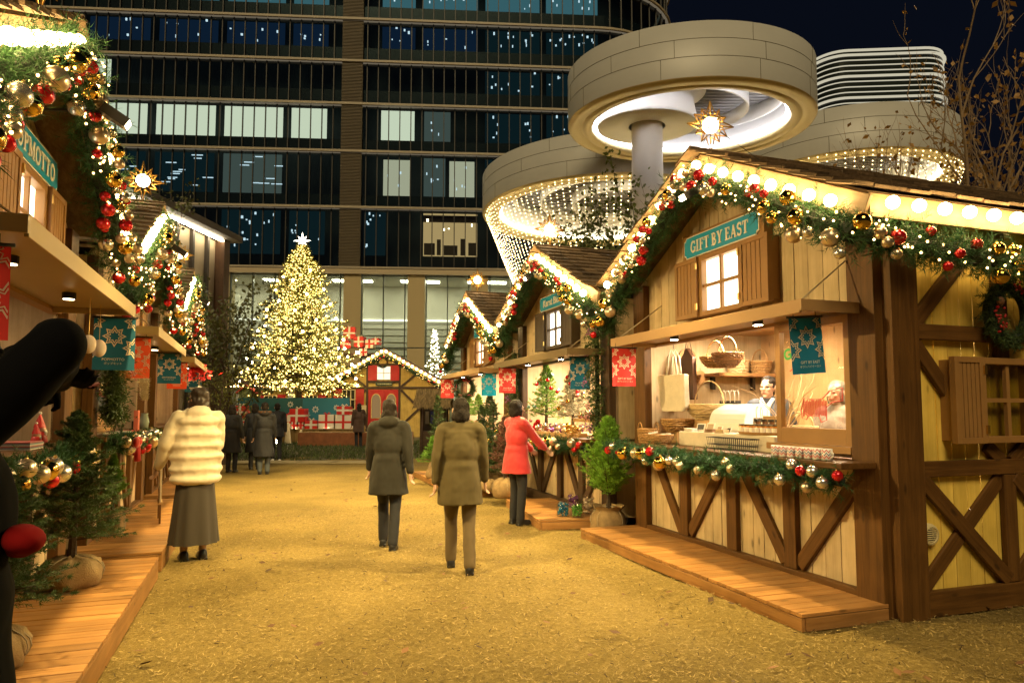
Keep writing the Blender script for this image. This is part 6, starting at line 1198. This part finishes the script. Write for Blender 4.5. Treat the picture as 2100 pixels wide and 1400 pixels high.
# ---- left stalls
A4 = STALLS[3]; A5 = STALLS[4]
def gnome(label, x, y, s):
    t = thing("figurine", label, "figurine", P1l(A4, x, y, 1.172), A4[3] + R(25), "red hatted figurines on the left counter"); MB().lathe([(0, 0), (.06 * s, 0), (.065 * s, .05 * s), (.045 * s, .12 * s), (0, .13 * s)], n=14).build("body", ZR, t, True); MB().sphere((0, -.01 * s, .135 * s), .042 * s, 10, 8).build("face", mat("doll_skin", (.6, .36, .22), .5), t, True)
    MB().sphere((0, -.035 * s, .11 * s), .036 * s, 9, 7, sq=(1.1, .7, 1.1)).build("beard", WHITE, t, True); hb = MB(); hb.lathe([(.05 * s, .155 * s), (.035 * s, .2 * s), (.004 * s, .28 * s)], n=12); hb.build("hat", ZR, t, True); MB().sphere((0, 0, .285 * s), .014 * s, 8, 6).build("pompom", WHITE, t)
gnome("larger white bearded red hat figurine on the left counter", 0.98, -.05, .85); gnome("small white bearded figurine left of the larger one on the counter", 0.78, -.08, .6); gnome("small red figurine sitting farther back on the left counter", 0.55, .15, .6)
for k in range(1):
    t = thing("magazine_pile", "flat pile of magazines at the near part of the left counter", "magazines", P1l(A4, 0.42, -0.08, 1.172), A4[3]); qq = random.Random(3)
    for j in range(6): MB().box(-.16, .13 + qq.uniform(0, .05), -.1, .1, j * .009, j * .009 + .007).build("magazine", mat("mag%d" % (j % 3), ((.6, .55, .5), (.15, .2, .22), (.4, .1, .1))[j % 3], .5), t)
for i, (x, lb) in enumerate(((0.62, "white ball ornament hanging from the left awning, nearer one"), (0.98, "white cone ornament hanging from the left awning, farther one"))):
    t = thing("hanging_ornament", lb, "ornament", P1l(A4, x, -0.42, 1.92), A4[3], "ornaments hanging under the left awning"); MB().sphere((0, 0, 0), .06, 12, 10, sq=(.85, .85, 1.15)).build("ball", mat("felt_white", (.6, .5, .42), .9, bump=.4), t, True); MB().tube([(0, 0, .06), (0, 0, .34)], .002, 4).build("thread", BRASS, t)
t = thing("shelf_rack", "small white card rack standing inside the left stall", "rack", P1l(A4, 0.75, .5, 1.172), A4[3]); [MB().box(-.14 + j * .1, -.06 + j * .1, 0, .01, .42, .58).build("card", PAPER, t) for j in range(3)]; MB().box(-.18, .2, .012, .03, 0, .62).build("back", TBD, t)
t = thing("pampas_vase", "vase of cream pampas plumes at the middle left stall's far end", "vase", P1l(A5, 1.30, -0.12, 1.172), A5[3]); MB().lathe([(0, 0), (.05, 0), (.065, .1), (.04, .2), (.05, .22)], n=14).build("vase", mat("vase_glass", (.25, .3, .25), .1), t, True); rng = np.random.default_rng(8); a = np.zeros((5, 3)); a[:, 2] = .2; b_ = a + np.stack([rng.normal(0, .10, 5), rng.normal(0, .05, 5), rng.uniform(.45, .62, 5)], 1); link("plume", npmesh("plume", needles(a + (b_ - a) * .4, b_, 500, .05, .004, rng, .9), 3, mat("pampas", (.6, .5, .32), .9, island=.2)), t)
t = thing("leaflet_box", "upright coral leaflet holder on the middle left counter", "leaflet holder", P1l(A5, 0.80, -0.12, 1.172), A5[3]); MB().box(-.07, .07, 0, .05, 0, .26).build("leaflet", mat("coral", (.55, .13, .08), .6), t); MB().box(-.08, .08, .051, .07, 0, .12).build("holder", BLACK, t)
for i, x in enumerate((-.9, -.5, -.1, .3)):
    t = thing("booklet", ["open white booklet at the near end of the middle left counter", "coloured booklet second along the middle left counter", "white booklet third along the middle left counter", "red booklet fourth along the middle left counter"][i], "booklet", P1l(A5, x, -0.1, 1.172), A5[3] + .2 * i, "booklets on the middle left counter"); MB().box(-.1, .1, -.07, .07, 0, .012).build("pages", (PAPER, mat("mag1", (.15, .2, .22), .5), PAPER, ZR)[i], t)
t = thing("notice_board", "cream notice board leaning at the deck edge left of the shopper in white", "notice board", (-1.30, 9.15, 0.19), R(-80)); o = MB().box(-.27, .27, 0, .02, .25, .80).build("board", CLOTH, t); MB().box(-.27, .27, -.012, .032, .22, .25).build("edge", KRAFT, t); [MB().box(x, x + .03, 0, .02, 0, .22).build("leg", TB, t) for x in (-.24, .21)]; mb = MB(); [mb.add([(x, -.003, z) for x, z in pl], [(0, 1, 2, 3)]) for pl in star_rings(.15, .45, .05)]; mb.build("star_print", WHITE, o)
t = thing("poinsettia", "red poinsettia hanging before the farthest left teal banner", "flowers", (-1.50, 14.6, 2.2), 0); rng = np.random.default_rng(3); n = 60; a = rng.normal(0, .12, (n, 3)) * np.array([1, .6, .5]); d = unit(rng.normal(size=(n, 3))); s = unit(np.cross(d, rng.normal(size=(n, 3)))); link("petals", npmesh("petals", np.stack([a, a + d * .06 + s * .035, a + d * .13, a + d * .06 - s * .035], 1), 4, mat("poinsettia_red", (.5, .02, .02), .6, trans=.2)), t)
# spotlights on arms in the gables: they light the lane and the stalls opposite
for s_, lb in zip(STALLS, ["black spotlight on an arm in the gable of the nearest right stall", "black spotlight in the gable of the middle right stall", "black spotlight in the gable of the farthest right stall", "black spotlight on an arm against the garland of the nearest left gable", "black spotlight in the gable of the middle left stall", "black spotlight in the gable of the farthest left stall"]):
    t = thing("spotlight", lb, "spotlight", P1l(s_, 0.25, -0.02, 3.48), s_[3], "spotlights on the stall gables"); MB().tube([(0, 0, 0), (0, -0.55, 0.06)], .012, 6).build("arm", BLACK, t); hd = MB().bar((0, -0.50, 0.08), (0, -0.66, -0.02), .10, .07).build("housing", BLACK, t)
    MB().bar((0, -0.6605, -0.0203), (0, -0.6615, -0.0209), .085, .055).build("lens", emit("spot_lens", (1.0, .78, .45), 8, False), hd)
    ld = bpy.data.lights.new("spot_lamp", 'SPOT'); lo = bpy.data.objects.new("spot_lamp", ld); C.objects.link(lo); lo.parent = t; lo.location = (0, -0.69, -0.035); lo.rotation_euler = (R(90 - 32 - 20), 0, R(180)); ld.energy = SPOT_W; ld.color = (1.0, .73, .28); ld.spot_size = R(120); ld.spot_blend = .6; ld.shadow_soft_size = .04
# ------------------------------------------------------------------ people
SKIN = mat("skin", (0.43, 0.25, 0.16), 0.55); EYE_D = mat("eye_dark", (0.02, 0.015, 0.012), 0.3); LIP = mat("lip", (0.42, 0.16, 0.13), 0.5)
def cap_prim(mb, p0, p1, r0, r1, n=12):
    p0 = Vector(p0); p1 = Vector(p1); d = (p1 - p0); L = d.length
    if L < 1e-6: return mb.sphere(p0, r0, n, 8)
    d /= L; pts, rs = [], []
    for k in range(5): a = PI / 2 * (k / 4); pts.append(p0 - d * r0 * math.cos(a)); rs.append(max(1e-4, r0 * math.sin(a)))
    for k in range(5): a = PI / 2 * (1 - k / 4); pts.append(p1 + d * r1 * math.cos(a)); rs.append(max(1e-4, r1 * math.sin(a)))
    return mb.tube(pts, rs, n)
def fuse(mb, voxel, name, mats, parent, smooth=4, fold=0.0, fscale=9.0, paint=None):
    me = mb.mesh(name, mats); o = bpy.data.objects.new(name, me)
    r = o.modifiers.new("r", 'REMESH'); r.mode = 'VOXEL'; r.voxel_size = voxel
    if smooth: s = o.modifiers.new("s", 'SMOOTH'); s.iterations = smooth; s.factor = 0.5
    m2 = settled(o)
    if fold:
        n = len(m2.vertices); co = np.empty(n * 3, np.float32); m2.vertices.foreach_get("co", co); no = np.empty(n * 3, np.float32); m2.vertex_normals.foreach_get("vector", no); co = co.reshape(-1, 3); no = no.reshape(-1, 3)
        k = np.array([mnoise.noise(Vector((p[0] * fscale, p[1] * fscale, p[2] * fscale * 0.7))) + .22 * mnoise.noise(Vector((p[0] * 22, p[1] * 22, p[2] * 16))) for p in co.tolist()], np.float32)
        m2.vertices.foreach_set("co", (co + no * k[:, None] * fold).ravel()); m2.update()
    m2.materials.clear()
    for m in (mats if isinstance(mats, (list, tuple)) else [mats]): m2.materials.append(m)
    m2.polygons.foreach_set("use_smooth", [True] * len(m2.polygons)); m2.polygons.foreach_set("material_index", [0] * len(m2.polygons))
    if paint:
        n = len(m2.polygons); c = np.empty(n * 3, np.float32); m2.polygons.foreach_get("center", c); m2.polygons.foreach_set("material_index", [paint(p) if p[2] > 1.4 else 0 for p in c.reshape(-1, 3).tolist()])
    m2.name = name; o = bpy.data.objects.new(name, m2); C.objects.link(o); o.parent = parent; return o
def ik(Sh, W, l1, l2, pole):
    d = W - Sh; L = min(d.length, (l1 + l2) * .995); d.normalize(); a = (l1 * l1 - l2 * l2 + L * L) / (2 * L); h = math.sqrt(max(0, l1 * l1 - a * a)); pl = Vector(pole); pl = (pl - d * d.dot(pl)).normalized()
    return Sh + d * a + pl * h, Sh + d * L
def person(label, loc, heading, H=1.68, rw=(-0.27, -0.06, 0.78), lw=(0.27, -0.06, 0.78), stride=0.0, coat=None, coat_len=0.75, puff=False, lower='trousers', lowm=None, shoe=BLACK, hair=None, bob=0.0, hood=None, lean=0.0, flare=1.0, glasses=False, bag=None, fur=None, head_turn=0.0, collar=None, skirt_to=0.2, skin=None, pole=(.35, .55, -.5)):
    """stands at loc, faces `heading` degrees clockwise from +Y; local frame faces -Y"""
    t = thing("person", label, "person", loc, R(180 - heading)); k = H / 1.70; t.scale = (k, k, k)
    V = Vector; hipz = .90; body = MB()
    feet = {}; knees = {}; ank = {}
    for s in (-1, 1):
        st = stride * s; A = V((s * .085, -st * .5, .085)); Hp = V((s * .085, 0, hipz)); Kn = (Hp + A) / 2 + V((0, -.03 - abs(st) * .08, .03)); ank[s] = A; knees[s] = Kn
        cap_prim(body, Hp, Kn, .078, .052); cap_prim(body, Kn, A, .05, .036); cap_prim(body, A + V((0, .02, -.045)), A + V((0, -.13, -.055)), .034, .028)
    cap_prim(body, (0, 0, .92), (0, .0, 1.15), .115, .10); cap_prim(body, (0, .0, 1.15), (0, .0, 1.33), .10, .09); cap_prim(body, (-.15, .01, 1.40), (.15, .01, 1.40), .055, .055)
    cap_prim(body, (0, .015, 1.40), (0, -.005, 1.54), .056, .052)
    hands = {}; elb = {}
    for s, w_ in ((-1, rw), (1, lw)):
        Sh = V((s * .175, .01, 1.40)); El, Wr = ik(Sh, V(w_), .285, .25, (s * pole[0], pole[1], pole[2])); elb[s] = El; hands[s] = Wr
        cap_prim(body, Sh, El, .048, .038); cap_prim(body, El, Wr, .038, .026); d = (Wr - El).normalized(); side = d.cross(V((s, .2, .3))).normalized(); up = side.cross(d).normalized()
        pc = Wr + d * .05
        for u in (-.024, -.008, .008, .024): cap_prim(body, Wr + d * .012 + side * u * .6, Wr + d * .085 + side * u, .014, .0125)
        for u, L in ((-.027, .055), (-.009, .07), (.010, .075), (.028, .064)):
            b0 = Wr + d * .088 + side * u; b1 = b0 + (d * .9 + up * .35) * L * .5; b2 = b1 + (d * .55 + up * .8) * L * .5; cap_prim(body, b0, b1, .0088, .008, 8); cap_prim(body, b1, b2, .008, .0065, 8)
        th = Wr + d * .03 - side * .022; cap_prim(body, th, th + (d * .6 - side * .8) * .045, .012, .0095, 8); cap_prim(body, th + (d * .6 - side * .8) * .045, th + (d * .6 - side * .8) * .045 + (d * .9 + up * .4) * .032, .0095, .007, 8)
    ht = Matrix.Rotation(head_turn, 3, 'Z'); hc = V((0, -.005, 1.585)); hp_ = lambda *p: hc + ht @ V(p)
    hm = MB(); hm.sphere((0, .012, .025), 1, 20, 14, sq=(.076, .094, .098)); hm.sphere((0, -.028, -.045), 1, 16, 12, sq=(.058, .062, .068)); cap_prim(hm, (0, -.088, .018), (0, -.108, -.022), .009, .014, 8)
    for s in (-1, 1): hm.sphere((s * .078, .015, -.005), 1, 10, 8, sq=(.012, .02, .032)); hm.sphere((s * .03, -.076, .022), 1, 8, 6, sq=(.018, .012, .008)); hm.sphere((s * .04, -.066, -.022), 1, 8, 6, sq=(.022, .02, .018))
    hm.sphere((0, -.084, -.05), 1, 10, 6, sq=(.024, .012, .009)); hm.sphere((0, -.07, -.095), 1, 10, 8, sq=(.024, .02, .018))
    body.add([hc + ht @ V(v) for v in hm.v], hm.f)
    ih = ht.inverted()
    def paint(c):
        p = ih @ (V(c) - hc)
        if p.y < -.06:
            for s in (-1, 1):
                if ((p.x - s * .031) / .013) ** 2 + ((p.z - .006) / .0065) ** 2 < 1: return 1
                if ((p.x - s * .032) / .02) ** 2 + ((p.z - .031) / .0045) ** 2 < 1: return 1
            if (p.x / .024) ** 2 + ((p.z + .051) / .0075) ** 2 < 1: return 2
        return 0
    fuse(body, .0065, "body", [skin or SKIN, EYE_D, LIP], t, 3, paint=paint)
    # hair
    hr = MB(); hr.sphere((0, .026, .048), 1, 18, 12, sq=(.085, .094, .090)); hr.sphere((0, .05, -.01), 1, 16, 10, sq=(.08, .068, .085))
    if bob: hr.sphere((0, .042, -.05), 1, 16, 10, sq=(.093, .078, .085)); [hr.sphere((s * .074, .006, -.035), 1, 10, 8, sq=(.02, .045, .07)) for s in (-1, 1)]
    if bob > 1: hr.sphere((0, .07, -.15), 1, 16, 10, sq=(.085, .05, .14))
    hh = MB(); hh.add([hc + ht @ V(v) for v in hr.v], hr.f); fuse(hh, .009, "hair", hair or mat("black_hair", (.016, .011, .008), .65, var=.5, scale=90, bump=.8, spec=.25), t, 1, .012, 26)
    # coat
    c_ = MB(); cap_prim(c_, (-.15, .015, 1.39), (.15, .015, 1.39), .082, .082); cap_prim(c_, (0, .018, 1.38), (0, .012, 1.465), .088, .07)
    if puff:
        zs = [1.37, 1.24, 1.13, 1.02, .90, .80] if coat_len > .7 else [1.40 - i * (1.40 - coat_len) / 5 for i in range(6)]
        for i, z in enumerate(zs): c_.sphere((0, .012, z), 1, 24, 10, sq=((.212 + .026 * min(1, i / 2)) * flare, (.17 + .02 * min(1, i / 2)) * flare, .075))
        c_.lathe([(0, coat_len + .02), (.19, coat_len + .02), (.222, coat_len + .06), (.228, 1.0), (.215, 1.25), (.17, 1.40), (0, 1.44)], (0, .012, 0), 28, sy=.8)
    else:
        cap_prim(c_, (-.085, .012, 1.34), (.085, .012, 1.34), .105, .105); c_.sphere((0, .012, 1.20), 1, 20, 12, sq=(.195, .142, .24)); c_.sphere((0, .01, 1.0), 1, 20, 12, sq=(.19, .15, .2))
        pf = [(0, 1.12), (.14, 1.10), (.186, 1.04)] + [(.188 + .05 * i / 6 * flare, 1.0 + (coat_len - 1.0) * i / 6) for i in range(7)] + [(.16, coat_len - .004), (0, coat_len + .01)]
        c_.lathe(pf[::-1], (0, .01, 0), 28, sy=.80)
    for s in (-1, 1):
        Sh = V((s * .18, .012, 1.385)); El = elb[s]; Wr = hands[s]
        if puff:
            for i in range(4): p = Sh.lerp(El, i / 3.5); cap_prim(c_, p, p, .086 - .004 * i, .08)
            for i in range(4): p = El.lerp(Wr, i / 3.6); cap_prim(c_, p, p, .074 - .006 * i, .07)
            cap_prim(c_, Sh, El, .08, .07); cap_prim(c_, El, El.lerp(Wr, .9), .07, .055)
        else: cap_prim(c_, Sh, El, .076, .062); cap_prim(c_, El, El.lerp(Wr, .93), .062, .047)
    if hood: c_.sphere((0, .085, 1.455), 1, 16, 10, sq=(.12, .075, .08)); cap_prim(c_, (-.07, .0, 1.46), (.07, .0, 1.46), .055, .055)
    else: cap_prim(c_, (-.045, .012, 1.45), (.045, .012, 1.45), .052, .052)
    co = fuse(c_, .011, "coat", coat, t, 8 if puff else 6, .018 if puff else .015, 9.0 if puff else 7.0)
    if fur: fm = MB(); [cap_prim(fm, (.12 * math.cos(a), .03 + .09 * math.sin(a), 1.475), (.12 * math.cos(a), .03 + .09 * math.sin(a), 1.475), .04, .04) for a in [2 * PI * i / 12 for i in range(12)]]; fuse(fm, .012, "fur_collar", fur, t, 1, .015, 40)
    if collar: fm = MB(); [fm.bar((s * .02, -.10, 1.36), (s * .06, -.03, 1.47), .05, .02) for s in (-1, 1)]; fm.box(-.03, .03, -.125, -.1, 1.2, 1.40); fm.build("shirt", collar, t)
    lowm = lowm or mat("black_trousers", (.012, .012, .014), .8)
    if lower == 'trousers':
        lm = MB(); cap_prim(lm, (-.05, .005, .93), (.05, .005, .93), .125, .125)
        for s in (-1, 1): cap_prim(lm, (s * .088, 0, .88), knees[s], .098, .07); cap_prim(lm, knees[s], ank[s] + V((0, .005, .0)), .069, .058)
        fuse(lm, .011, "trousers", lowm, t, 3, .006, 12)
    else:
        sk = MB(); n = 60; rows = 12; vs = []
        for j in range(rows + 1):
            f = j / rows; z = .98 + (skirt_to - .98) * f
            for i in range(n): a = 2 * PI * i / n; r = (.14 + .07 * f) * (1 + .07 * f * math.sin(a * 11 + 1.3 * math.sin(a * 2)) + .02 * math.sin(a * 5 + f * 3)); vs.append((r * 1.08 * math.cos(a), .01 + r * .92 * math.sin(a), z))
        sk.add(vs, [(j * n + i, (j + 1) * n + i, (j + 1) * n + (i + 1) % n, j * n + (i + 1) % n) for j in range(rows) for i in range(n)]); sk.build("skirt", lowm, t, True)
    for s in (-1, 1):
        sm = MB(); A = ank[s]; cap_prim(sm, A + V((0, .025, -.04)), A + V((0, -.13, -.052)), .044, .036); sm.sphere(A + V((0, .02, -.02)), .043, 12, 8); sm.box(A.x - .042, A.x + .042, A.y - .17, A.y + .065, A.z - .086, A.z - .062); fuse(sm, .01, "shoe", shoe, t, 2)
    if glasses:
        g = MB()
        for s in (-1, 1): g.tube([hp_(s * .031 + .021 * math.cos(a), -.098, .006 + .016 * math.sin(a)) for a in [2 * PI * i / 14 for i in range(15)]], .0018, 4); g.tube([hp_(s * .052, -.096, .01), hp_(s * .08, -.0, .012)], .0018, 4)
        g.build("glasses", BLACK, t)
    if bag:
        m, p, sz, lab = bag; bg_ = MB().sphere(p, .5, 20, 12, sq=sz); bg_.sphere((p[0] + .05, p[1], p[2] - .02), .45, 16, 10, sq=sz); fuse(bg_, .008, lab, m, t, 5, .008)
    return t
JW = mat("white_puffer", (0.72, 0.62, 0.46), 0.5, sheen=.3); NAVY = mat("navy_coat", (.012, .013, .018), .7); BLK = mat("black_coat", (.010, .010, .011), .75); OLV = mat("olive_coat", (.075, .055, .016), .85); BRN = mat("brown_coat", (.07, .036, .022), .8); RJK = mat("red_jacket", (.50, .02, .022), .6, sheen=.3); DKO = mat("dark_olive_coat", (.014, .012, .006), .85)
JEAN = mat("blue_jeans", (.07, .085, .10), .8); GSK = mat("grey_skirt", (.05, .04, .03), .8); GRYH = mat("grey_hair", (.10, .085, .07), .5, var=.3, scale=50)
w1 = person("shopper seen from behind in a puffy white jacket and long dark skirt", (-0.76, 7.66, 0.0), -14, 1.72, rw=(-.10, -.30, 1.16), lw=(.33, -.08, .92), coat=JW, coat_len=.74, puff=True, hood=True, lower='skirt', lowm=GSK, skirt_to=.17, bob=1, hair=mat("dark_brown_hair", (.035, .024, .018), .4, var=.4, scale=50), head_turn=.5, flare=1.05)
tph = thing("smartphone", "small lit phone held up in front of the shopper in white", "phone", (-0.60, 7.98, 1.30), R(20)); MB().box(-.036, .036, -.004, .004, -.07, .07).build("body", BLACK, tph, bevel=.004); MB().box(-.032, .032, -.0055, -.0045, -.065, .065).build("screen", emit("phone_screen", (.8, .6, .65), .8, False), tph)
person("visitor in a long dark navy padded coat and jeans before the lit gifts", onz(540, 972, 0), 2, 1.66, coat=NAVY, coat_len=.42, hood=True, fur=mat("brown_fur", (.10, .05, .025), .9), lowm=JEAN, bob=0, flare=1.1, rw=(-.25, -.1, .86), lw=(.25, -.1, .86))
person("visitor in black partly hidden at the left of the navy coated one", onz(521, 962, 0), 8, 1.64, coat=BLK, coat_len=.45, bob=1, lowm=None); person("visitor in a short dark jacket and white shoes right of the navy coated one", onz(566, 946, 0), -6, 1.68, coat=NAVY, coat_len=.72, shoe=WHITE, stride=.2)
person("visitor in black just beyond the right arm of the shopper in white", onz(474, 968, 0), 20, 1.6, coat=BLK, coat_len=.5, bob=1)
person("distant figure in a brown coat standing before the red doors", onz(735, 918, 0), -10, 1.75, coat=BRN, coat_len=.6, bob=2)
person("dark walking figure in a black green coat in the middle of the lane", (1.18, 7.62, 0), 20, 1.60, coat=DKO, coat_len=.62, stride=.30, rw=(-.27, .08, .82), lw=(.27, -.16, .84), bob=1, hood=True)
person("walking figure in an olive coat and brown trousers, right of the dark one", (1.66, 6.36, 0), 12, 1.60, coat=OLV, coat_len=.66, stride=.36, lowm=mat("brown_trousers", (.11, .075, .03), .85), bob=1, rw=(-.26, -.08, .8), lw=(.26, .05, .8))
person("shopper in a red jacket at the ornament counter", (3.02, 8.62, 0), 75, 1.62, coat=RJK, coat_len=.70, lowm=None, bob=1, rw=(-.16, -.38, 1.02), lw=(.16, -.36, 1.0))
person("seller in a dark jacket and glasses standing behind the basket counter", P1l(A1, -0.72, 1.02, 0.14), -122, 1.72, coat=mat("seller_jacket", (.035, .04, .055), .7), coat_len=.8, glasses=True, collar=WHITE, rw=(-.2, -.2, 1.0), lw=(.2, -.2, 1.0), head_turn=-.1)
person("second seller with greying hair bending behind the painted sash window", P1l(A1, 0.45, 0.85, 0.14), -100, 1.62, coat=mat("grey_smock", (.22, .17, .14), .8), coat_len=.7, hair=GRYH, bob=1, rw=(-.15, -.28, 1.05), lw=(.15, -.28, 1.05))
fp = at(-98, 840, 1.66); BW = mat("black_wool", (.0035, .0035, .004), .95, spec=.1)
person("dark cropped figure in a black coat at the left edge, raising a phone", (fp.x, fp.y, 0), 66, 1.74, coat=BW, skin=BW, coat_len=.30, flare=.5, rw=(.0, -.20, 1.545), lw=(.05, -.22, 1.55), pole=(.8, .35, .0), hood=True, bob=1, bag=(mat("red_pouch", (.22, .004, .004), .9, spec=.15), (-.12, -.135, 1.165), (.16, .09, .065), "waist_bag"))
bpy.data.scenes.remove(BENCH)
